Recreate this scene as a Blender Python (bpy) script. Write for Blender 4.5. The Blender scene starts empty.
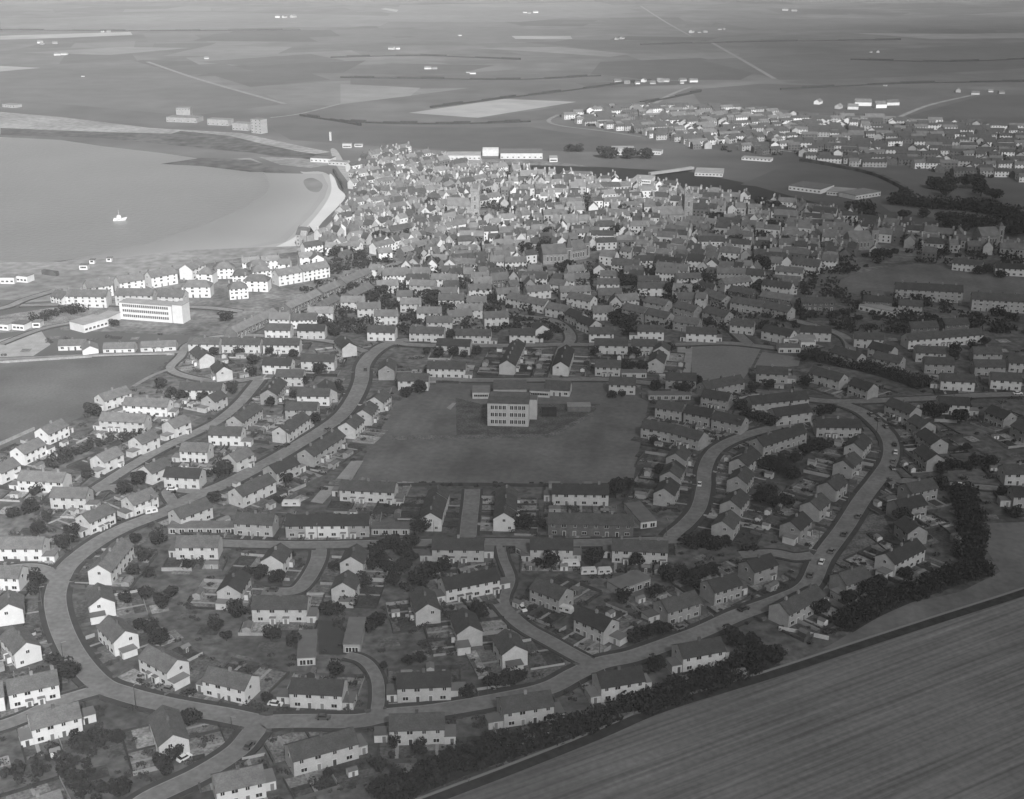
import bpy, math, random
from mathutils import Vector, Matrix
R = math.radians
random.seed(7)
C = bpy.context.scene.collection
scn = bpy.context.scene

# ---------------------------------------------------------------- camera, sky, sun, exposure
H = 205.0; FPX = 1300.0; YH = -70.0
PITCH = math.atan((399.5 - YH) / FPX)
cam = bpy.data.cameras.new('camera'); camo = bpy.data.objects.new('camera', cam); C.objects.link(camo)
cam.sensor_width = 36; cam.lens = FPX / 1024 * 36; cam.clip_start = 1; cam.clip_end = 60000
camo.location = (0, 0, H); camo.rotation_euler = (math.pi / 2 - PITCH, 0, 0)
scn.camera = camo
SUN_EL, SUN_AZ = R(38), R(15)          # the sun stands behind the camera, to its right
sdir = Vector((math.sin(SUN_AZ) * math.cos(SUN_EL), -math.cos(SUN_AZ) * math.cos(SUN_EL), math.sin(SUN_EL)))
w = bpy.data.worlds.new('World'); scn.world = w; w.use_nodes = True
nt = w.node_tree; bg = nt.nodes['Background']
sky = nt.nodes.new('ShaderNodeTexSky'); sky.sky_type = 'NISHITA'; sky.sun_disc = False
sky.sun_elevation = SUN_EL; sky.sun_rotation = math.atan2(sdir.x, sdir.y); sky.dust_density = 3
bw = nt.nodes.new('ShaderNodeRGBToBW')
nt.links.new(sky.outputs[0], bw.inputs[0]); nt.links.new(bw.outputs[0], bg.inputs[0])
bg.inputs[1].default_value = 0.05
sl = bpy.data.lights.new('sun', 'SUN'); sl.energy = 4.8; sl.angle = R(1.2)
so = bpy.data.objects.new('sun', sl); C.objects.link(so)
so.rotation_euler = sdir.to_track_quat('Z', 'Y').to_euler(); so.location = sdir * 900
scn.view_settings.view_transform = 'Standard'; scn.view_settings.look = 'None'
scn.view_settings.exposure = 0.38; scn.view_settings.gamma = 1
scn.render.engine = 'CYCLES'
scn.cycles.volume_bounces = 0; scn.cycles.max_bounces = 6; scn.cycles.transparent_max_bounces = 12
HAZE_D = 0.000055

# ---------------------------------------------------------------- helpers
CP, SP = math.cos(PITCH), math.sin(PITCH)
def G(px, py, z=0.0):
    """ground point seen at a pixel"""
    u = (px - 511.5) / FPX; v = (399.5 - py) / FPX
    d = Vector((u, CP + v * SP, -SP + v * CP))
    t = (z - H) / d.z
    return Vector((d.x * t, d.y * t, z))
def PX(p):
    q = Vector((p[0], p[1], (p[2] if len(p) > 2 else 0) - H))
    zc = q.y * CP - q.z * SP; yc = q.y * SP + q.z * CP
    return (511.5 + FPX * q.x / zc, 399.5 - FPX * yc / zc)
TILE = dict(A=(0,600,4,4), B=(256,600,4,4), C=(512,600,4,4), W=(768,600,4,4),
  D=(0,460,5.12,5.12), E=(200,460,5.12,5.12), F=(400,460,5.12,5.12), G=(600,460,5.12,5.12), J=(800,460,4.567,4.567),
  K=(0,320,5.12,5.12), L=(200,320,5.12,5.12), M=(400,320,5.12,5.12), N=(600,320,5.12,5.12), O=(800,320,4.567,4.567),
  P=(0,200,5.12,5.12), Q=(200,200,5.12,5.12), R=(400,200,5.12,5.12), S=(600,200,5.12,5.12), T=(800,200,4.567,4.567),
  X=(0,0,2.926,2.926), Y=(340,0,2.926,2.926), Z=(680,0,2.977,2.977),
  U=(560,95,5.12,5.12), V=(824,95,5.12,5.12), I=(380,140,5.12,5.12), H=(240,120,6.394,6.394), p=(0,0,1,1))
def tp(t, x, y):
    a = TILE[t]; return (a[0] + x / a[2], a[1] + y / a[3])

def material(name, g, rough=0.9, var=0.0, scale=0.3, var2=0.0, scale2=3.0, stripes=None, spec=0.2, objrand=0.0, transl=0):
    m = bpy.data.materials.new(name); m.use_nodes = True
    n = m.node_tree.nodes; l = m.node_tree.links; b = n['Principled BSDF']
    b.inputs['Roughness'].default_value = rough; b.inputs['Specular IOR Level'].default_value = spec
    tc = n.new('ShaderNodeTexCoord'); val = None
    def mul(a, bval):
        x = n.new('ShaderNodeMath'); x.operation = 'MULTIPLY'
        if a is None: x.inputs[0].default_value = g
        else: l.new(a, x.inputs[0])
        l.new(bval, x.inputs[1]); return x.outputs[0]
    def noise(sc, amt, det=5):
        t = n.new('ShaderNodeTexNoise'); t.inputs['Scale'].default_value = sc; t.inputs['Detail'].default_value = det
        l.new(tc.outputs['Object'], t.inputs['Vector'])
        r = n.new('ShaderNodeMapRange'); r.inputs['From Min'].default_value = 0.3; r.inputs['From Max'].default_value = 0.7
        r.inputs['To Min'].default_value = 1 - amt; r.inputs['To Max'].default_value = 1 + amt
        l.new(t.outputs['Fac'], r.inputs['Value']); return r.outputs[0]
    if var: val = mul(val, noise(scale, var))
    if var2: val = mul(val, noise(scale2, var2, 3))
    if stripes:
        ang, sc, amt = stripes
        m0 = n.new('ShaderNodeMapping'); m0.inputs['Rotation'].default_value = (0, 0, -ang)
        mp = n.new('ShaderNodeMapping'); mp.inputs['Scale'].default_value = (0.02, 1, 1)
        l.new(tc.outputs['Object'], m0.inputs['Vector']); l.new(m0.outputs[0], mp.inputs['Vector'])
        t = n.new('ShaderNodeTexNoise'); t.inputs['Scale'].default_value = sc; t.inputs['Detail'].default_value = 4
        l.new(mp.outputs[0], t.inputs['Vector'])
        r = n.new('ShaderNodeMapRange'); r.inputs['From Min'].default_value = 0.3; r.inputs['From Max'].default_value = 0.7
        r.inputs['To Min'].default_value = 1 - amt; r.inputs['To Max'].default_value = 1 + amt
        l.new(t.outputs['Fac'], r.inputs['Value']); val = mul(val, r.outputs[0])
    if objrand:
        oi = n.new('ShaderNodeObjectInfo')
        r = n.new('ShaderNodeMapRange'); r.inputs['To Min'].default_value = 1 - objrand; r.inputs['To Max'].default_value = 1 + objrand
        l.new(oi.outputs['Random'], r.inputs['Value']); val = mul(val, r.outputs[0])
    if val is None: b.inputs['Base Color'].default_value = (g, g, g, 1)
    else: l.new(val, b.inputs['Base Color'])
    return m
M = {}
_a, _b = G(430, 796), G(1024, 589); FIELD_ANG = math.atan2(_b.y-_a.y, _b.x-_a.x)
M['ground'] = material('rough_grass', 0.09, var=0.45, scale=0.03, var2=0.5, scale2=0.3)
M['farmland'] = material('farmland', 0.09, var=0.35, scale=0.003, var2=0.25, scale2=0.015)
M['field'] = material('stubble_field', 0.14, var=0.15, scale=0.02, var2=0.14, scale2=0.5, stripes=(FIELD_ANG, 0.75, 0.34))
M['leftfield'] = material('left_pasture', 0.095, var=0.25, scale=0.03, var2=0.12, scale2=0.8)
M['school_grass'] = material('mown_grass', 0.125, var=0.28, scale=0.04, var2=0.14, scale2=0.4, stripes=(R(80), 0.12, 0.12))
M['pitch'] = material('worn_pitch', 0.17, var=0.12, scale=0.04, var2=0.1, scale2=0.6)
M['tarmac'] = material('road_tarmac', 0.17, var=0.18, scale=0.08, var2=0.18, scale2=0.6)
M['dark_tarmac'] = material('pavement_tarmac', 0.045, var=0.2, scale=0.2)
M['kerb'] = material('kerb_concrete', 0.22, var=0.15, scale=0.3)
M['concrete'] = material('concrete', 0.26, var=0.15, scale=0.15, var2=0.1, scale2=1.5)
for i, g in enumerate((0.045, 0.08, 0.115, 0.16, 0.24)):
    M['plot%d' % i] = material('garden_ground_%d' % i, g, var=0.4, scale=0.18, var2=0.45, scale2=1.2)
M['weeds_shade'] = material('dark_weeds_and_shade', .03, var=.4, scale=.4)  # weedy ground under the belts; also the painted ditch shade by the field wall
M['town'] = material('town_yards', 0.12, var=0.6, scale=0.05, var2=0.4, scale2=0.3)
M['sand'] = material('dry_sand', 0.46, var=0.08, scale=0.02)
M['wetsand'] = material('wet_sand', 0.30, var=0.15, scale=0.008, rough=0.6)
M['rock'] = material('shore_rock', 0.055, var=0.5, scale=0.02, var2=0.6, scale2=0.1)
M['palerock'] = material('pale_shore', 0.2, var=0.3, scale=0.012, var2=0.3, scale2=0.15)
M['river'] = material('river_water', 0.025, rough=0.7, spec=0.05)
M['roof0'] = material('dark_roof_tile', 0.055, var=0.2, scale=0.4, var2=0.22, scale2=2.5, objrand=0.38)
M['roof1'] = material('grey_roof_tile', 0.11, var=0.2, scale=0.4, var2=0.2, scale2=2.5, objrand=0.3)
M['roof2'] = material('pale_slate', 0.15, var=0.2, scale=0.3, var2=0.18, scale2=3, objrand=0.3)
M['white'] = material('white_render', 0.58, var=0.07, scale=0.4, var2=0.06, scale2=3, objrand=0.05)
M['light'] = material('pale_harling', 0.46, var=0.12, scale=0.4, var2=0.1, scale2=3, objrand=0.15)
M['grey'] = material('grey_harling', 0.30, var=0.14, scale=0.4, var2=0.1, scale2=3, objrand=0.18)
M['chim'] = material('chimney_render', 0.17, objrand=.5)
M['brick'] = material('dark_stone', 0.12, var=0.2, scale=0.6, var2=0.2, scale2=4, objrand=0.2)
M['pane'] = material('window_glass', 0.015, rough=0.2, spec=0.5)
M['frame'] = material('white_frame', 0.6)
M['door'] = material('painted_door', 0.12, objrand=0.8)
M['flat'] = material('felt_roof', 0.15, var=0.15, scale=0.3, objrand=0.25)
M['fence'] = material('fence_wood', 0.075, var=0.3, scale=0.2, objrand=0.5)
M['leaf'] = material('leaves', 0.026, rough=0.8, var=0.45, scale=0.5, objrand=0.35)
M['leaf2'] = material('shrub_leaves', 0.055, rough=0.8, var=0.4, scale=0.7, objrand=0.5)
M['bark'] = material('bark', 0.06, var=0.3, scale=3)
M['stone'] = material('church_stone', 0.25, var=0.2, scale=0.3, var2=0.2, scale2=2)
M['rubber'] = material('tyre', 0.02)
M['carpaint'] = material('car_paint_dark', 0.10, rough=0.3, spec=0.5, objrand=0.8)
M['carwhite'] = material('car_paint_white', 0.7, rough=0.3, spec=0.5)
for i, g in enumerate((0.055, 0.072, 0.09, 0.12, 0.155, 0.24)):
    M['far%d' % i] = material('far_field_%d' % i, g, var=0.2, scale=0.004, var2=0.12, scale2=0.03)

class MB:
    def __init__(s): s.v = []; s.f = []; s.mi = []; s.mats = []
    def m(s, mat):
        if mat not in s.mats: s.mats.append(mat)
        return s.mats.index(mat)
    def quad(s, pts, mat):
        k = len(s.v); s.v += [tuple(p) for p in pts]; s.f.append(tuple(range(k, k + len(pts)))); s.mi.append(s.m(mat))
    def hull(s, pts, faces, mat, T=None):
        k = len(s.v); i = s.m(mat)
        for p in pts:
            p = Vector(p); s.v.append(tuple(T @ p if T else p))
        for f in faces: s.f.append(tuple(a + k for a in f)); s.mi.append(i)
    def box(s, c, d, mat, T=None, top=1.0):
        x, y, z = c; a, b, h = d[0] / 2, d[1] / 2, d[2]
        p = [(x-a,y-b,z),(x+a,y-b,z),(x+a,y+b,z),(x-a,y+b,z),(x-a*top,y-b*top,z+h),(x+a*top,y-b*top,z+h),(x+a*top,y+b*top,z+h),(x-a*top,y+b*top,z+h)]
        s.hull(p, [(3,2,1,0),(4,5,6,7),(0,1,5,4),(1,2,6,5),(2,3,7,6),(3,0,4,7)], mat, T)
    def gablewall(s, L, D, e, rise, mat, T=None):
        a, b = L/2, D/2
        p = [(-a,-b,0),(a,-b,0),(a,b,0),(-a,b,0),(-a,-b,e),(a,-b,e),(a,b,e),(-a,b,e),(-a,0,e+rise),(a,0,e+rise)]
        s.hull(p, [(3,2,1,0),(0,1,5,4),(2,3,7,6),(1,2,6,9,5),(3,0,4,8,7),(4,5,9,8),(6,7,8,9)], mat, T)
    def gableroof(s, L, D, e, rise, mat, T=None, ov=0.3, th=0.18, hip=0.0):
        a, b = L/2 + ov*0.6, D/2 + ov; sl = rise/(D/2); z0 = e - ov*sl + 0.04; z1 = e + rise + 0.04
        r = a - hip
        p = [(-a,-b,z0),(a,-b,z0),(a,b,z0),(-a,b,z0),(-r,0,z1),(r,0,z1)]
        q = [(x,y,z+th) for x,y,z in p]
        s.hull(p+q, [(0,4,5,1),(2,5,4,3),(6,7,11,10),(8,9,10,11),(0,1,7,6),(2,3,9,8),(1,5,11,7),(5,2,8,11),(4,0,6,10),(3,4,10,9)] if not hip else
               [(3,2,1,0),(6,7,11,10),(8,9,10,11),(0,1,7,6),(2,3,9,8),(1,2,8,7),(3,0,6,9),(7,8,11),(9,6,10)], mat, T)
    def mesh(s, name):
        me = bpy.data.meshes.new(name); me.from_pydata(s.v, [], s.f)
        for mt in s.mats: me.materials.append(M[mt] if isinstance(mt, str) else mt)
        me.polygons.foreach_set('material_index', s.mi); me.update(); return me
    def build(s, name, parent=None):
        return link(name, s.mesh(name), parent)
def link(name, me, parent=None, loc=None, rz=0.0):
    o = bpy.data.objects.new(name, me); C.objects.link(o)
    if parent: o.parent = parent
    if loc is not None: o.location = loc
    if rz: o.rotation_euler = (0, 0, rz)
    return o
def tag(o, label=None, cat=None, group=None, kind=None):
    if label: o['label'] = label
    if cat: o['category'] = cat
    if group: o['group'] = group
    if kind: o['kind'] = kind
    return o
def empty(name, loc, rz=0): return link(name, None, None, loc, rz)
ORD = 'zeroth first second third fourth fifth sixth seventh eighth ninth tenth eleventh twelfth thirteenth fourteenth fifteenth sixteenth seventeenth eighteenth nineteenth'.split()
TENS = {20: 'twent', 30: 'thirt', 40: 'fort', 50: 'fift', 60: 'sixt', 70: 'sevent', 80: 'eight', 90: 'ninet'}
def ordinal(n):
    if n < 20: return ORD[n]
    if n >= 100: return ('%dth' % n)
    return TENS[n//10*10] + ('ieth' if n % 10 == 0 else 'y-' + ORD[n % 10])

# ---------------------------------------------------------------- ground sheets
def structure(o, label=None): o['kind'] = 'structure'; return o
g = MB(); S_ = 26000
NX = 40
g.quad([(-S_, -3000, 0), (S_, -3000, 0), (S_, 2*S_, 0), (-S_, 2*S_, 0)], 'farmland')
structure(g.build('ground'))
LV = [0.03]
def sheet(name, pts, mat, z=None, tile='p', smooth=0):
    if z is None: LV[0] += 0.0028; z = LV[0]
    P = [G(*tp(tile, *q), 0) for q in pts]
    if smooth:
        Q = []; n = len(P)
        for i in range(n):
            a, b, c, d = P[i-1], P[i], P[(i+1) % n], P[(i+2) % n]
            for k in range(4):
                t = k/4; Q.append(0.5*((2*b)+(c-a)*t+(2*a-5*b+4*c-d)*t*t+(-a+3*b-3*c+d)*t**3))
        P = Q
    import mathutils.geometry as mg
    tri = mg.tessellate_polygon([[Vector((p.x, p.y, 0)) for p in P]])
    me = bpy.data.meshes.new(name); fs = []
    for t in tri:
        a, b, c = [P[i] for i in t]
        fs.append(t if (b-a).cross(c-a).z > 0 else t[::-1])
    me.from_pydata([(p.x, p.y, z) for p in P], [], fs); me.materials.append(M[mat])
    return structure(link(name, me))
# estate ground, under everything in the near and middle distance
sheet('estate_ground', [(-400,1400),(1500,1400),(1300,600),(1150,330),(1080,262),(930,256),(800,300),(560,318),(300,322),(150,350),(-60,360),(-260,500)], 'ground')
sheet('town_ground', [(296,250),(335,222),(352,190),(350,170),(395,155),(545,160),(690,182),(800,204),(885,222),(1080,246),(1080,264),(940,258),(800,302),(700,330),(560,330),(370,330),(200,336),(60,330),(60,300),(140,275),(240,258)], 'town')
# far land
FZ = [.03]
def F(pts, i, n='field'):
    FZ[0] += .0016; return sheet(n, pts, 'far%d' % i, FZ[0])
rgf = random.Random(3)
for k in range(90):
    x, y = rgf.uniform(-60, 1084), rgf.choice((rgf.uniform(2, 30), rgf.uniform(10, 60), rgf.uniform(30, 100)))
    if y > 92 and x > 560: continue
    p = G(x, y); a = rgf.choice((-.2, .15, .5)); W_, D_ = rgf.uniform(80, 330), rgf.uniform(60, 260)
    ca, sa = math.cos(a), math.sin(a); sk = rgf.uniform(-.3, .3)
    q = [PX((p.x+ca*u-sa*v+sk*v, p.y+sa*u+ca*v)) for u, v in ((0,0),(W_,rgf.uniform(-30,30)),(W_,D_),(rgf.uniform(-30,30),D_))]
    if max(t[1] for t in q) > 100 or min(t[1] for t in q) < -40 or (max(t[1] for t in q) > 100 and x < 300): continue
    F(q, rgf.choice((0,1,1,2,2,3)))
F([(-40,70),(130,60),(284,104),(190,116),(60,104),(-40,98)], 2)
F([(205,73),(300,70),(330,80),(250,87)], 0); F([(195,62),(310,54),(345,61),(250,66)], 1)
F([(250,88),(320,82),(420,78),(470,88),(330,106),(285,104)], 3)
F([(192,41),(215,34),(255,31),(300,34),(318,42)], 0)
F([(-40,37),(60,34),(130,32),(132,35),(60,38),(-40,41)], 5, 'dune'); F([(22,53),(120,47),(190,48),(110,55)], 4)
F([(-40,64),(40,68),(-40,75)], 5, 'dune'); F([(215,20),(262,18),(260,21),(225,22)], 5, 'dune')
F([(0,20),(200,12),(400,16),(380,26),(150,30),(0,30)], 3)
F([(400,5),(600,2),(640,12),(520,22),(380,22)], 3); F([(330,30),(500,28),(600,30),(560,36),(340,36)], 2)
F([(511,36),(570,36),(572,39),(515,39)], 5); F([(385,8),(398,10),(396,12),(380,9)], 5)
F([(470,48),(560,47),(630,54),(610,57),(540,52)], 4); F([(520,42),(700,40),(700,50),(600,50)], 1)
F([(600,62),(700,58),(760,70),(740,80),(650,80),(590,74)], 0); F([(350,76),(590,74),(640,80),(470,88),(350,90)], 1)
F([(408,113),(504,99),(576,102),(477,118)], 5); F([(477,119),(580,104),(640,104),(560,118),(520,122)], 1)
F([(340,84),(420,88),(410,96),(340,104)], 4)
F([(340,124),(450,128),(530,127),(560,132),(640,143),(600,152),(400,148),(290,140),(270,128)], 1)
F([(700,60),(1064,40),(1064,66),(860,78),(780,80)], 1); F([(850,33),(960,34),(1064,32),(1064,38),(930,39)], 4)
F([(780,82),(1064,70),(1064,80),(900,90)], 2); F([(690,90),(760,84),(1064,92),(1064,124),(900,118),(700,104)], 1)
F([(900,118),(985,95),(1064,96),(1064,130)], 0); F([(700,20),(1064,16),(1064,28),(760,30)], 2)
F([(740,185),(790,163),(830,165),(890,178),(905,190),(890,195),(820,192),(770,188)], 1)
F([(800,162),(860,165),(930,178),(1064,190),(1064,204),(920,196),(905,190),(890,178)], 2)
F([(880,205),(950,208),(1000,216),(1064,226),(1064,232),(960,222),(890,212)], 3)
# sea, beach, shore
sheet('sea', [(-2600,134),(0,137),(60,140),(100,146),(160,153),(215,161),(262,172),(282,178),(292,190),(288,205),(262,222),(215,238),(190,250),(150,254),(100,256),(40,263),(-60,266),(-1500,280)], 'river')
seam = material('sea_water', 0.17, rough=0.32, var=0.08, scale=0.01, spec=0.5)
bpy.data.objects['sea'].data.materials[0] = seam
b_ = seam.node_tree.nodes['Principled BSDF']
n_ = seam.node_tree.nodes; l_ = seam.node_tree.links
tx = n_.new('ShaderNodeTexNoise'); tx.inputs['Scale'].default_value = 0.25; tx.inputs['Detail'].default_value = 6
tcx = n_.new('ShaderNodeTexCoord'); l_.new(tcx.outputs['Object'], tx.inputs['Vector'])
bp = n_.new('ShaderNodeBump'); bp.inputs['Strength'].default_value = 0.5; bp.inputs['Distance'].default_value = 1.0
l_.new(tx.outputs['Fac'], bp.inputs['Height']); l_.new(bp.outputs[0], b_.inputs['Normal'])
sheet('beach', [(300,172),(305,172),(322,172),(334,180),(338,196),(322,214),(300,236),(294,246),(240,250),(190,252),(215,238),(262,222),(296,224),(312,205),(318,190),(310,178)], 'wetsand', smooth=1)
sheet('beach', [(329,174),(334,178),(338,188),(345,196),(338,206),(322,222),(309,238),(290,248),(270,250),(296,236),(314,218),(327,200),(331,188)], 'sand', smooth=1)
M['wetshade'] = material('damp_sand', .15, var=.3, scale=.03)
S1 = [(150,257),(190,254),(240,250),(285,242),(298,228),(312,214),(324,198),(328,186),(322,174)]
S0 = [(60,262),(110,252),(160,240),(200,226),(235,212),(258,199),(268,190),(270,182),(262,173)]
for k in range(10):
    t0, t1 = k/10, (k+1)/10; g_ = .175+.075*(1-abs(t1-.9))
    M['wet%d' % k] = material('wet_sand_%d' % k, g_, var=.06, scale=.01, rough=.5+.03*k)
    A_ = [(a[0]+(b[0]-a[0])*t0, a[1]+(b[1]-a[1])*t0) for a, b in zip(S0, S1)]
    sheet('wet_sand', A_+S1[::-1], 'wet%d' % k)
sheet('foreshore', [(-60,252),(0,262),(60,262),(120,258),(190,250),(300,246),(296,252),(240,258),(140,275),(60,300),(-60,310)], 'palerock')
sheet('foreshore', [(-60,108),(0,112),(60,117),(150,128),(240,133),(300,146),(330,152),(300,156),(240,142),(160,138),(60,136),(-60,132)], 'palerock')
sheet('reef', [(0,128),(100,132),(180,134),(240,144),(290,155),(240,152),(180,146),(100,138),(0,135)], 'rock')
sheet('reef', [(303,181),(312,178),(322,184),(318,192),(308,190)], 'wetshade', smooth=1)
sheet('reef', [(180,131),(230,136),(262,144),(300,152),(330,156),(310,160),(270,156),(215,146),(150,140)], 'rock')
sheet('reef', [(215,160),(250,158),(262,163),(240,166)], 'palerock')
sheet('reef', [(258,157),(300,158),(335,164),(310,168),(280,165)], 'palerock')
sheet('reef', [(160,164),(200,158),(250,160),(285,172),(250,172),(200,166)], 'rock')
sheet('promenade', [(296,250),(312,240),(330,222),(346,204),(352,190),(336,166),(330,150),(336,150),(345,165),(356,188),(352,205),(320,246)], 'concrete', smooth=1)
sheet('river', [(446,163),(520,165),(600,167),(690,172),(740,182),(790,196),(820,204),(780,205),(720,194),(640,181),(560,174),(450,168)], 'river')
# fields and lawns near by
sheet('stubble_field', [(300,860),(430,801),(512,769),(593,737),(660,709),(768,676),(850,649),(1024,594),(1400,470),(2400,1200),(600,1600),(200,1100)], 'field')
sheet('rough_grass', [(768,674),(830,645),(868,622),(905,604),(960,592),(1000,572),(980,540),(978,524),(1030,522),(1300,540),(1300,500),(1024,588),(850,645)], 'school_grass')
sheet('pasture', [(-200,366),(0,364),(100,357),(176,354),(150,374),(133,386),(95,410),(40,436),(0,452),(-200,520)], 'leftfield')
sheet('school_field', [(404,385),(470,382),(600,380),(648,402),(632,484),(352,484),(362,460)], 'school_grass')
sheet('playground', [(455,398),(480,404),(600,404),(588,418),(545,436),(456,436)], 'plot1')
sheet('school_forecourt', [(392,436),(548,434),(592,412),(594,416),(550,438),(392,440)], 'plot2')
sheet('long_jump_pit', [(446,408),(452,403),(456,403),(450,410)], 'concrete')
sheet('playing_pitch', [(690,346),(762,346),(748,372),(738,386),(692,384)], 'pitch')
sheet('gravel_court', [(677,347),(692,347),(690,373),(676,372)], 'concrete')
sheet('green', [(762,352),(800,358),(798,366),(752,370)], 'pitch')
sheet('sports_field', [(820,288),(850,276),(880,268),(920,264),(1100,280),(1100,318),(1000,312),(960,300),(890,300)], 'school_grass')
sheet('green', [(532,348),(552,346),(548,378),(522,378)], 'plot3'); sheet('car_park', [(540,350),(560,348),(552,378),(534,378)], 'plot1')
sheet('lawn', [(0,300),(25,300),(0,308),(-60,312),(-60,292)], 'leftfield'); sheet('lawn', [(-40,322),(50,308),(110,306),(80,318),(40,330),(-40,336)], 'plot3')
sheet('lawn', [(80,318),(110,308),(118,316),(100,325)], 'plot3'); sheet('sandy_ground', [(-40,340),(0,340),(40,330),(50,345),(30,358),(-40,358)], 'concrete')
sheet('concrete_path', [(310,502),(324,486),(338,487),(322,504)], 'concrete'); sheet('concrete_path', [(335,480),(351,461),(363,461),(350,482)], 'concrete')
sheet('garage_court', [(318,621),(342,621),(346,655),(318,655)], 'dark_tarmac')
sheet('forecourt', [(486,608),(502,602),(520,606),(530,622),(512,628),(490,620)], 'tarmac')
sheet('grass_triangle', [(512,628),(556,652),(574,664),(545,690),(512,690)], 'plot2')
sheet('green', [(195,715),(240,722),(246,728),(236,745),(200,764),(188,760),(186,730)], 'plot1')
sheet('green', [(862,518),(880,512),(900,545),(880,575),(846,572),(826,574)], 'plot2')

# ---------------------------------------------------------------- roads
def smoothline(P, st=6):
    Q = []; n = len(P)
    for i in range(n-1):
        a, b, c, d = P[max(i-1,0)], P[i], P[i+1], P[min(i+2,n-1)]
        for k in range(st):
            t = k/st; Q.append(0.5*((2*b)+(c-a)*t+(2*a-5*b+4*c-d)*t*t+(-a+3*b-3*c+d)*t**3))
    Q.append(P[-1]); return Q
def offset(P, d):
    out = []
    for i, p in enumerate(P):
        t = (P[min(i+1, len(P)-1)] - P[max(i-1, 0)]).normalized()
        out.append(p + Vector((-t.y, t.x, 0)) * d)
    return out
ROADS = [
 ('crescent_road', 7.6, 1, [(130,815),(150,799),(200,775),(236,752),(252,734),(262,724),(300,722),(356,722),(388,716),(431,712),(491,702),(545,690),(575,675),(600,664),(632,657),(667,645),(702,632),(737,616),(776,602),(807,587),(822,558),(844,528),(861,501),(877,480),(888,464),(891,451),(888,438),(877,425),(861,412),(840,404)]),
 ('crescent_road', 8.0, 1, [(262,724),(225,716),(190,710),(155,703),(125,695),(100,685),(77,660),(62,632),(55,605),(57,587),(66,569),(82,554),(102,540),(125,528),(148,519),(168,511),(187,500),(220,487),(243,476),(278,457),(298,445),(321,431),(341,416),(354,398),(361,381),(363,366),(372,354),(386,345),(404,341),(430,340)]),
 ('side_road', 6, 0, [(100,690),(57,703),(27,717),(0,727),(-60,745)]),
 ('side_road', 6, 0, [(60,582),(47,572),(29,568),(0,570),(-60,572)]),
 ('side_road', 6, 1, [(94,491),(109,481),(137,463),(162,449),(200,431),(220,420),(239,404),(251,390),(259,380)]),
 ('side_road', 5, 0, [(262,378),(229,382),(195,379),(170,370),(180,357),(190,344),(230,336),(290,338),(330,342),(365,352)]),
 ('farm_track', 5, 0, [(170,369),(150,377),(133,387)]),
 ('side_road', 5.5, 0, [(94,491),(112,488),(120,492)]),
 ('side_road', 5, 0, [(174,505),(168,491),(200,493)]),
 ('straight_street', 6.5, 0, [(216,544),(300,546),(404,544),(488,543),(576,544),(668,541),(680,540)]),
 ('side_road', 6, 0, [(319,547),(317,562),(305,583),(292,592),(262,592)]),
 ('side_road', 7, 0, [(467,543),(469,520),(471,503),(472,490)]),
 ('side_road', 3.5, 0, [(500,546),(503,560),(510,580),(504,600),(512,618)]),
 ('side_road', 6, 0, [(500,604),(512,618),(527,630),(549,642),(574,656),(592,665)]),
 ('side_road', 6.5, 1, [(668,541),(674,534),(686,524),(698,509),(703,489),(704,472),(710,457),(722,446),(748,435),(790,424)]),
 ('side_road', 6, 0, [(813,556),(795,558),(772,554),(740,556)]),
 ('side_road', 5.5, 0, [(886,468),(896,480),(909,482),(944,485),(993,489),(1060,494)]),
 ('cross_road', 6.5, 0, [(790,398),(828,402),(860,402),(931,399),(980,396),(1060,394)]),
 ('cross_road', 6, 0, [(400,378),(429,380),(500,381),(600,380),(650,384)]),
 ('cross_road', 6.5, 0, [(553,379),(558,362),(562,350),(570,340),(566,330),(552,321),(530,318),(500,314)]),
 ('cross_road', 6, 0, [(380,340),(420,346),(530,346),(562,345),(620,346),(680,345),(730,344),(790,350),(820,346)]),
 ('cross_road', 6, 0, [(-60,315),(0,309),(25,300),(55,291)]),
 ('cross_road', 5.5, 0, [(20,306),(100,305),(200,308),(240,312)]),
 ('cross_road', 4, 0, [(-60,362),(0,360),(90,356),(176,353),(190,346)]),
 ('side_road', 4, 0, [(0,345),(40,330),(80,322),(100,318),(120,314)]),
 ('main_street', 7, 0, [(232,340),(270,322),(320,300),(370,275),(400,262)]),
 ('main_street', 7, 0, [(720,320),(735,333),(748,345)]),
 ('main_street', 6, 0, [(790,320),(840,335),(850,352),(836,362)]),
 ('side_road', 4, 0, [(346,656),(360,660),(370,668),(377,682),(378,700),(376,714)]),
 ('far_road', 14, 0, [(710,42),(745,62),(774,79)]), ('far_road', 12, 0, [(895,119),(930,105),(979,94)]),
 ('far_road', 12, 0, [(654,104),(670,95),(690,87)]), ('far_road', 14, 0, [(147,62),(200,80),(284,104)]),
 ('far_road', 10, 0, [(340,104),(300,114),(270,118)]), ('far_road', 10, 0, [(640,137),(600,131),(560,126),(548,121),(558,115)]),
 ('far_road', 10, 0, [(735,146),(790,152),(840,161)]), ('far_road', 12, 0, [(640,6),(665,22),(690,36)]),
]
RP = []
for nm, wd, pv, pts in ROADS:
    wd *= .5 if 'far' in nm else .82
    P = smoothline([G(x, y) for x, y in pts]); RP.append((nm, wd, pv, P))
def neardist(p, skip=None):
    best = 1e9; T = None
    for i, (nm, wd, pv, P) in enumerate(RP):
        if i == skip: continue
        for a, b in zip(P, P[1:]):
            if abs(a.x-p.x) > 60 or abs(a.y-p.y) > 60: continue
            ab = b-a; t = max(0, min(1, (p-a).dot(ab)/max(ab.length_squared, 1e-6)))
            d = (a+ab*t-p).length - wd/2
            if d < best: best = d; T = ab
    return best, T
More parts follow.
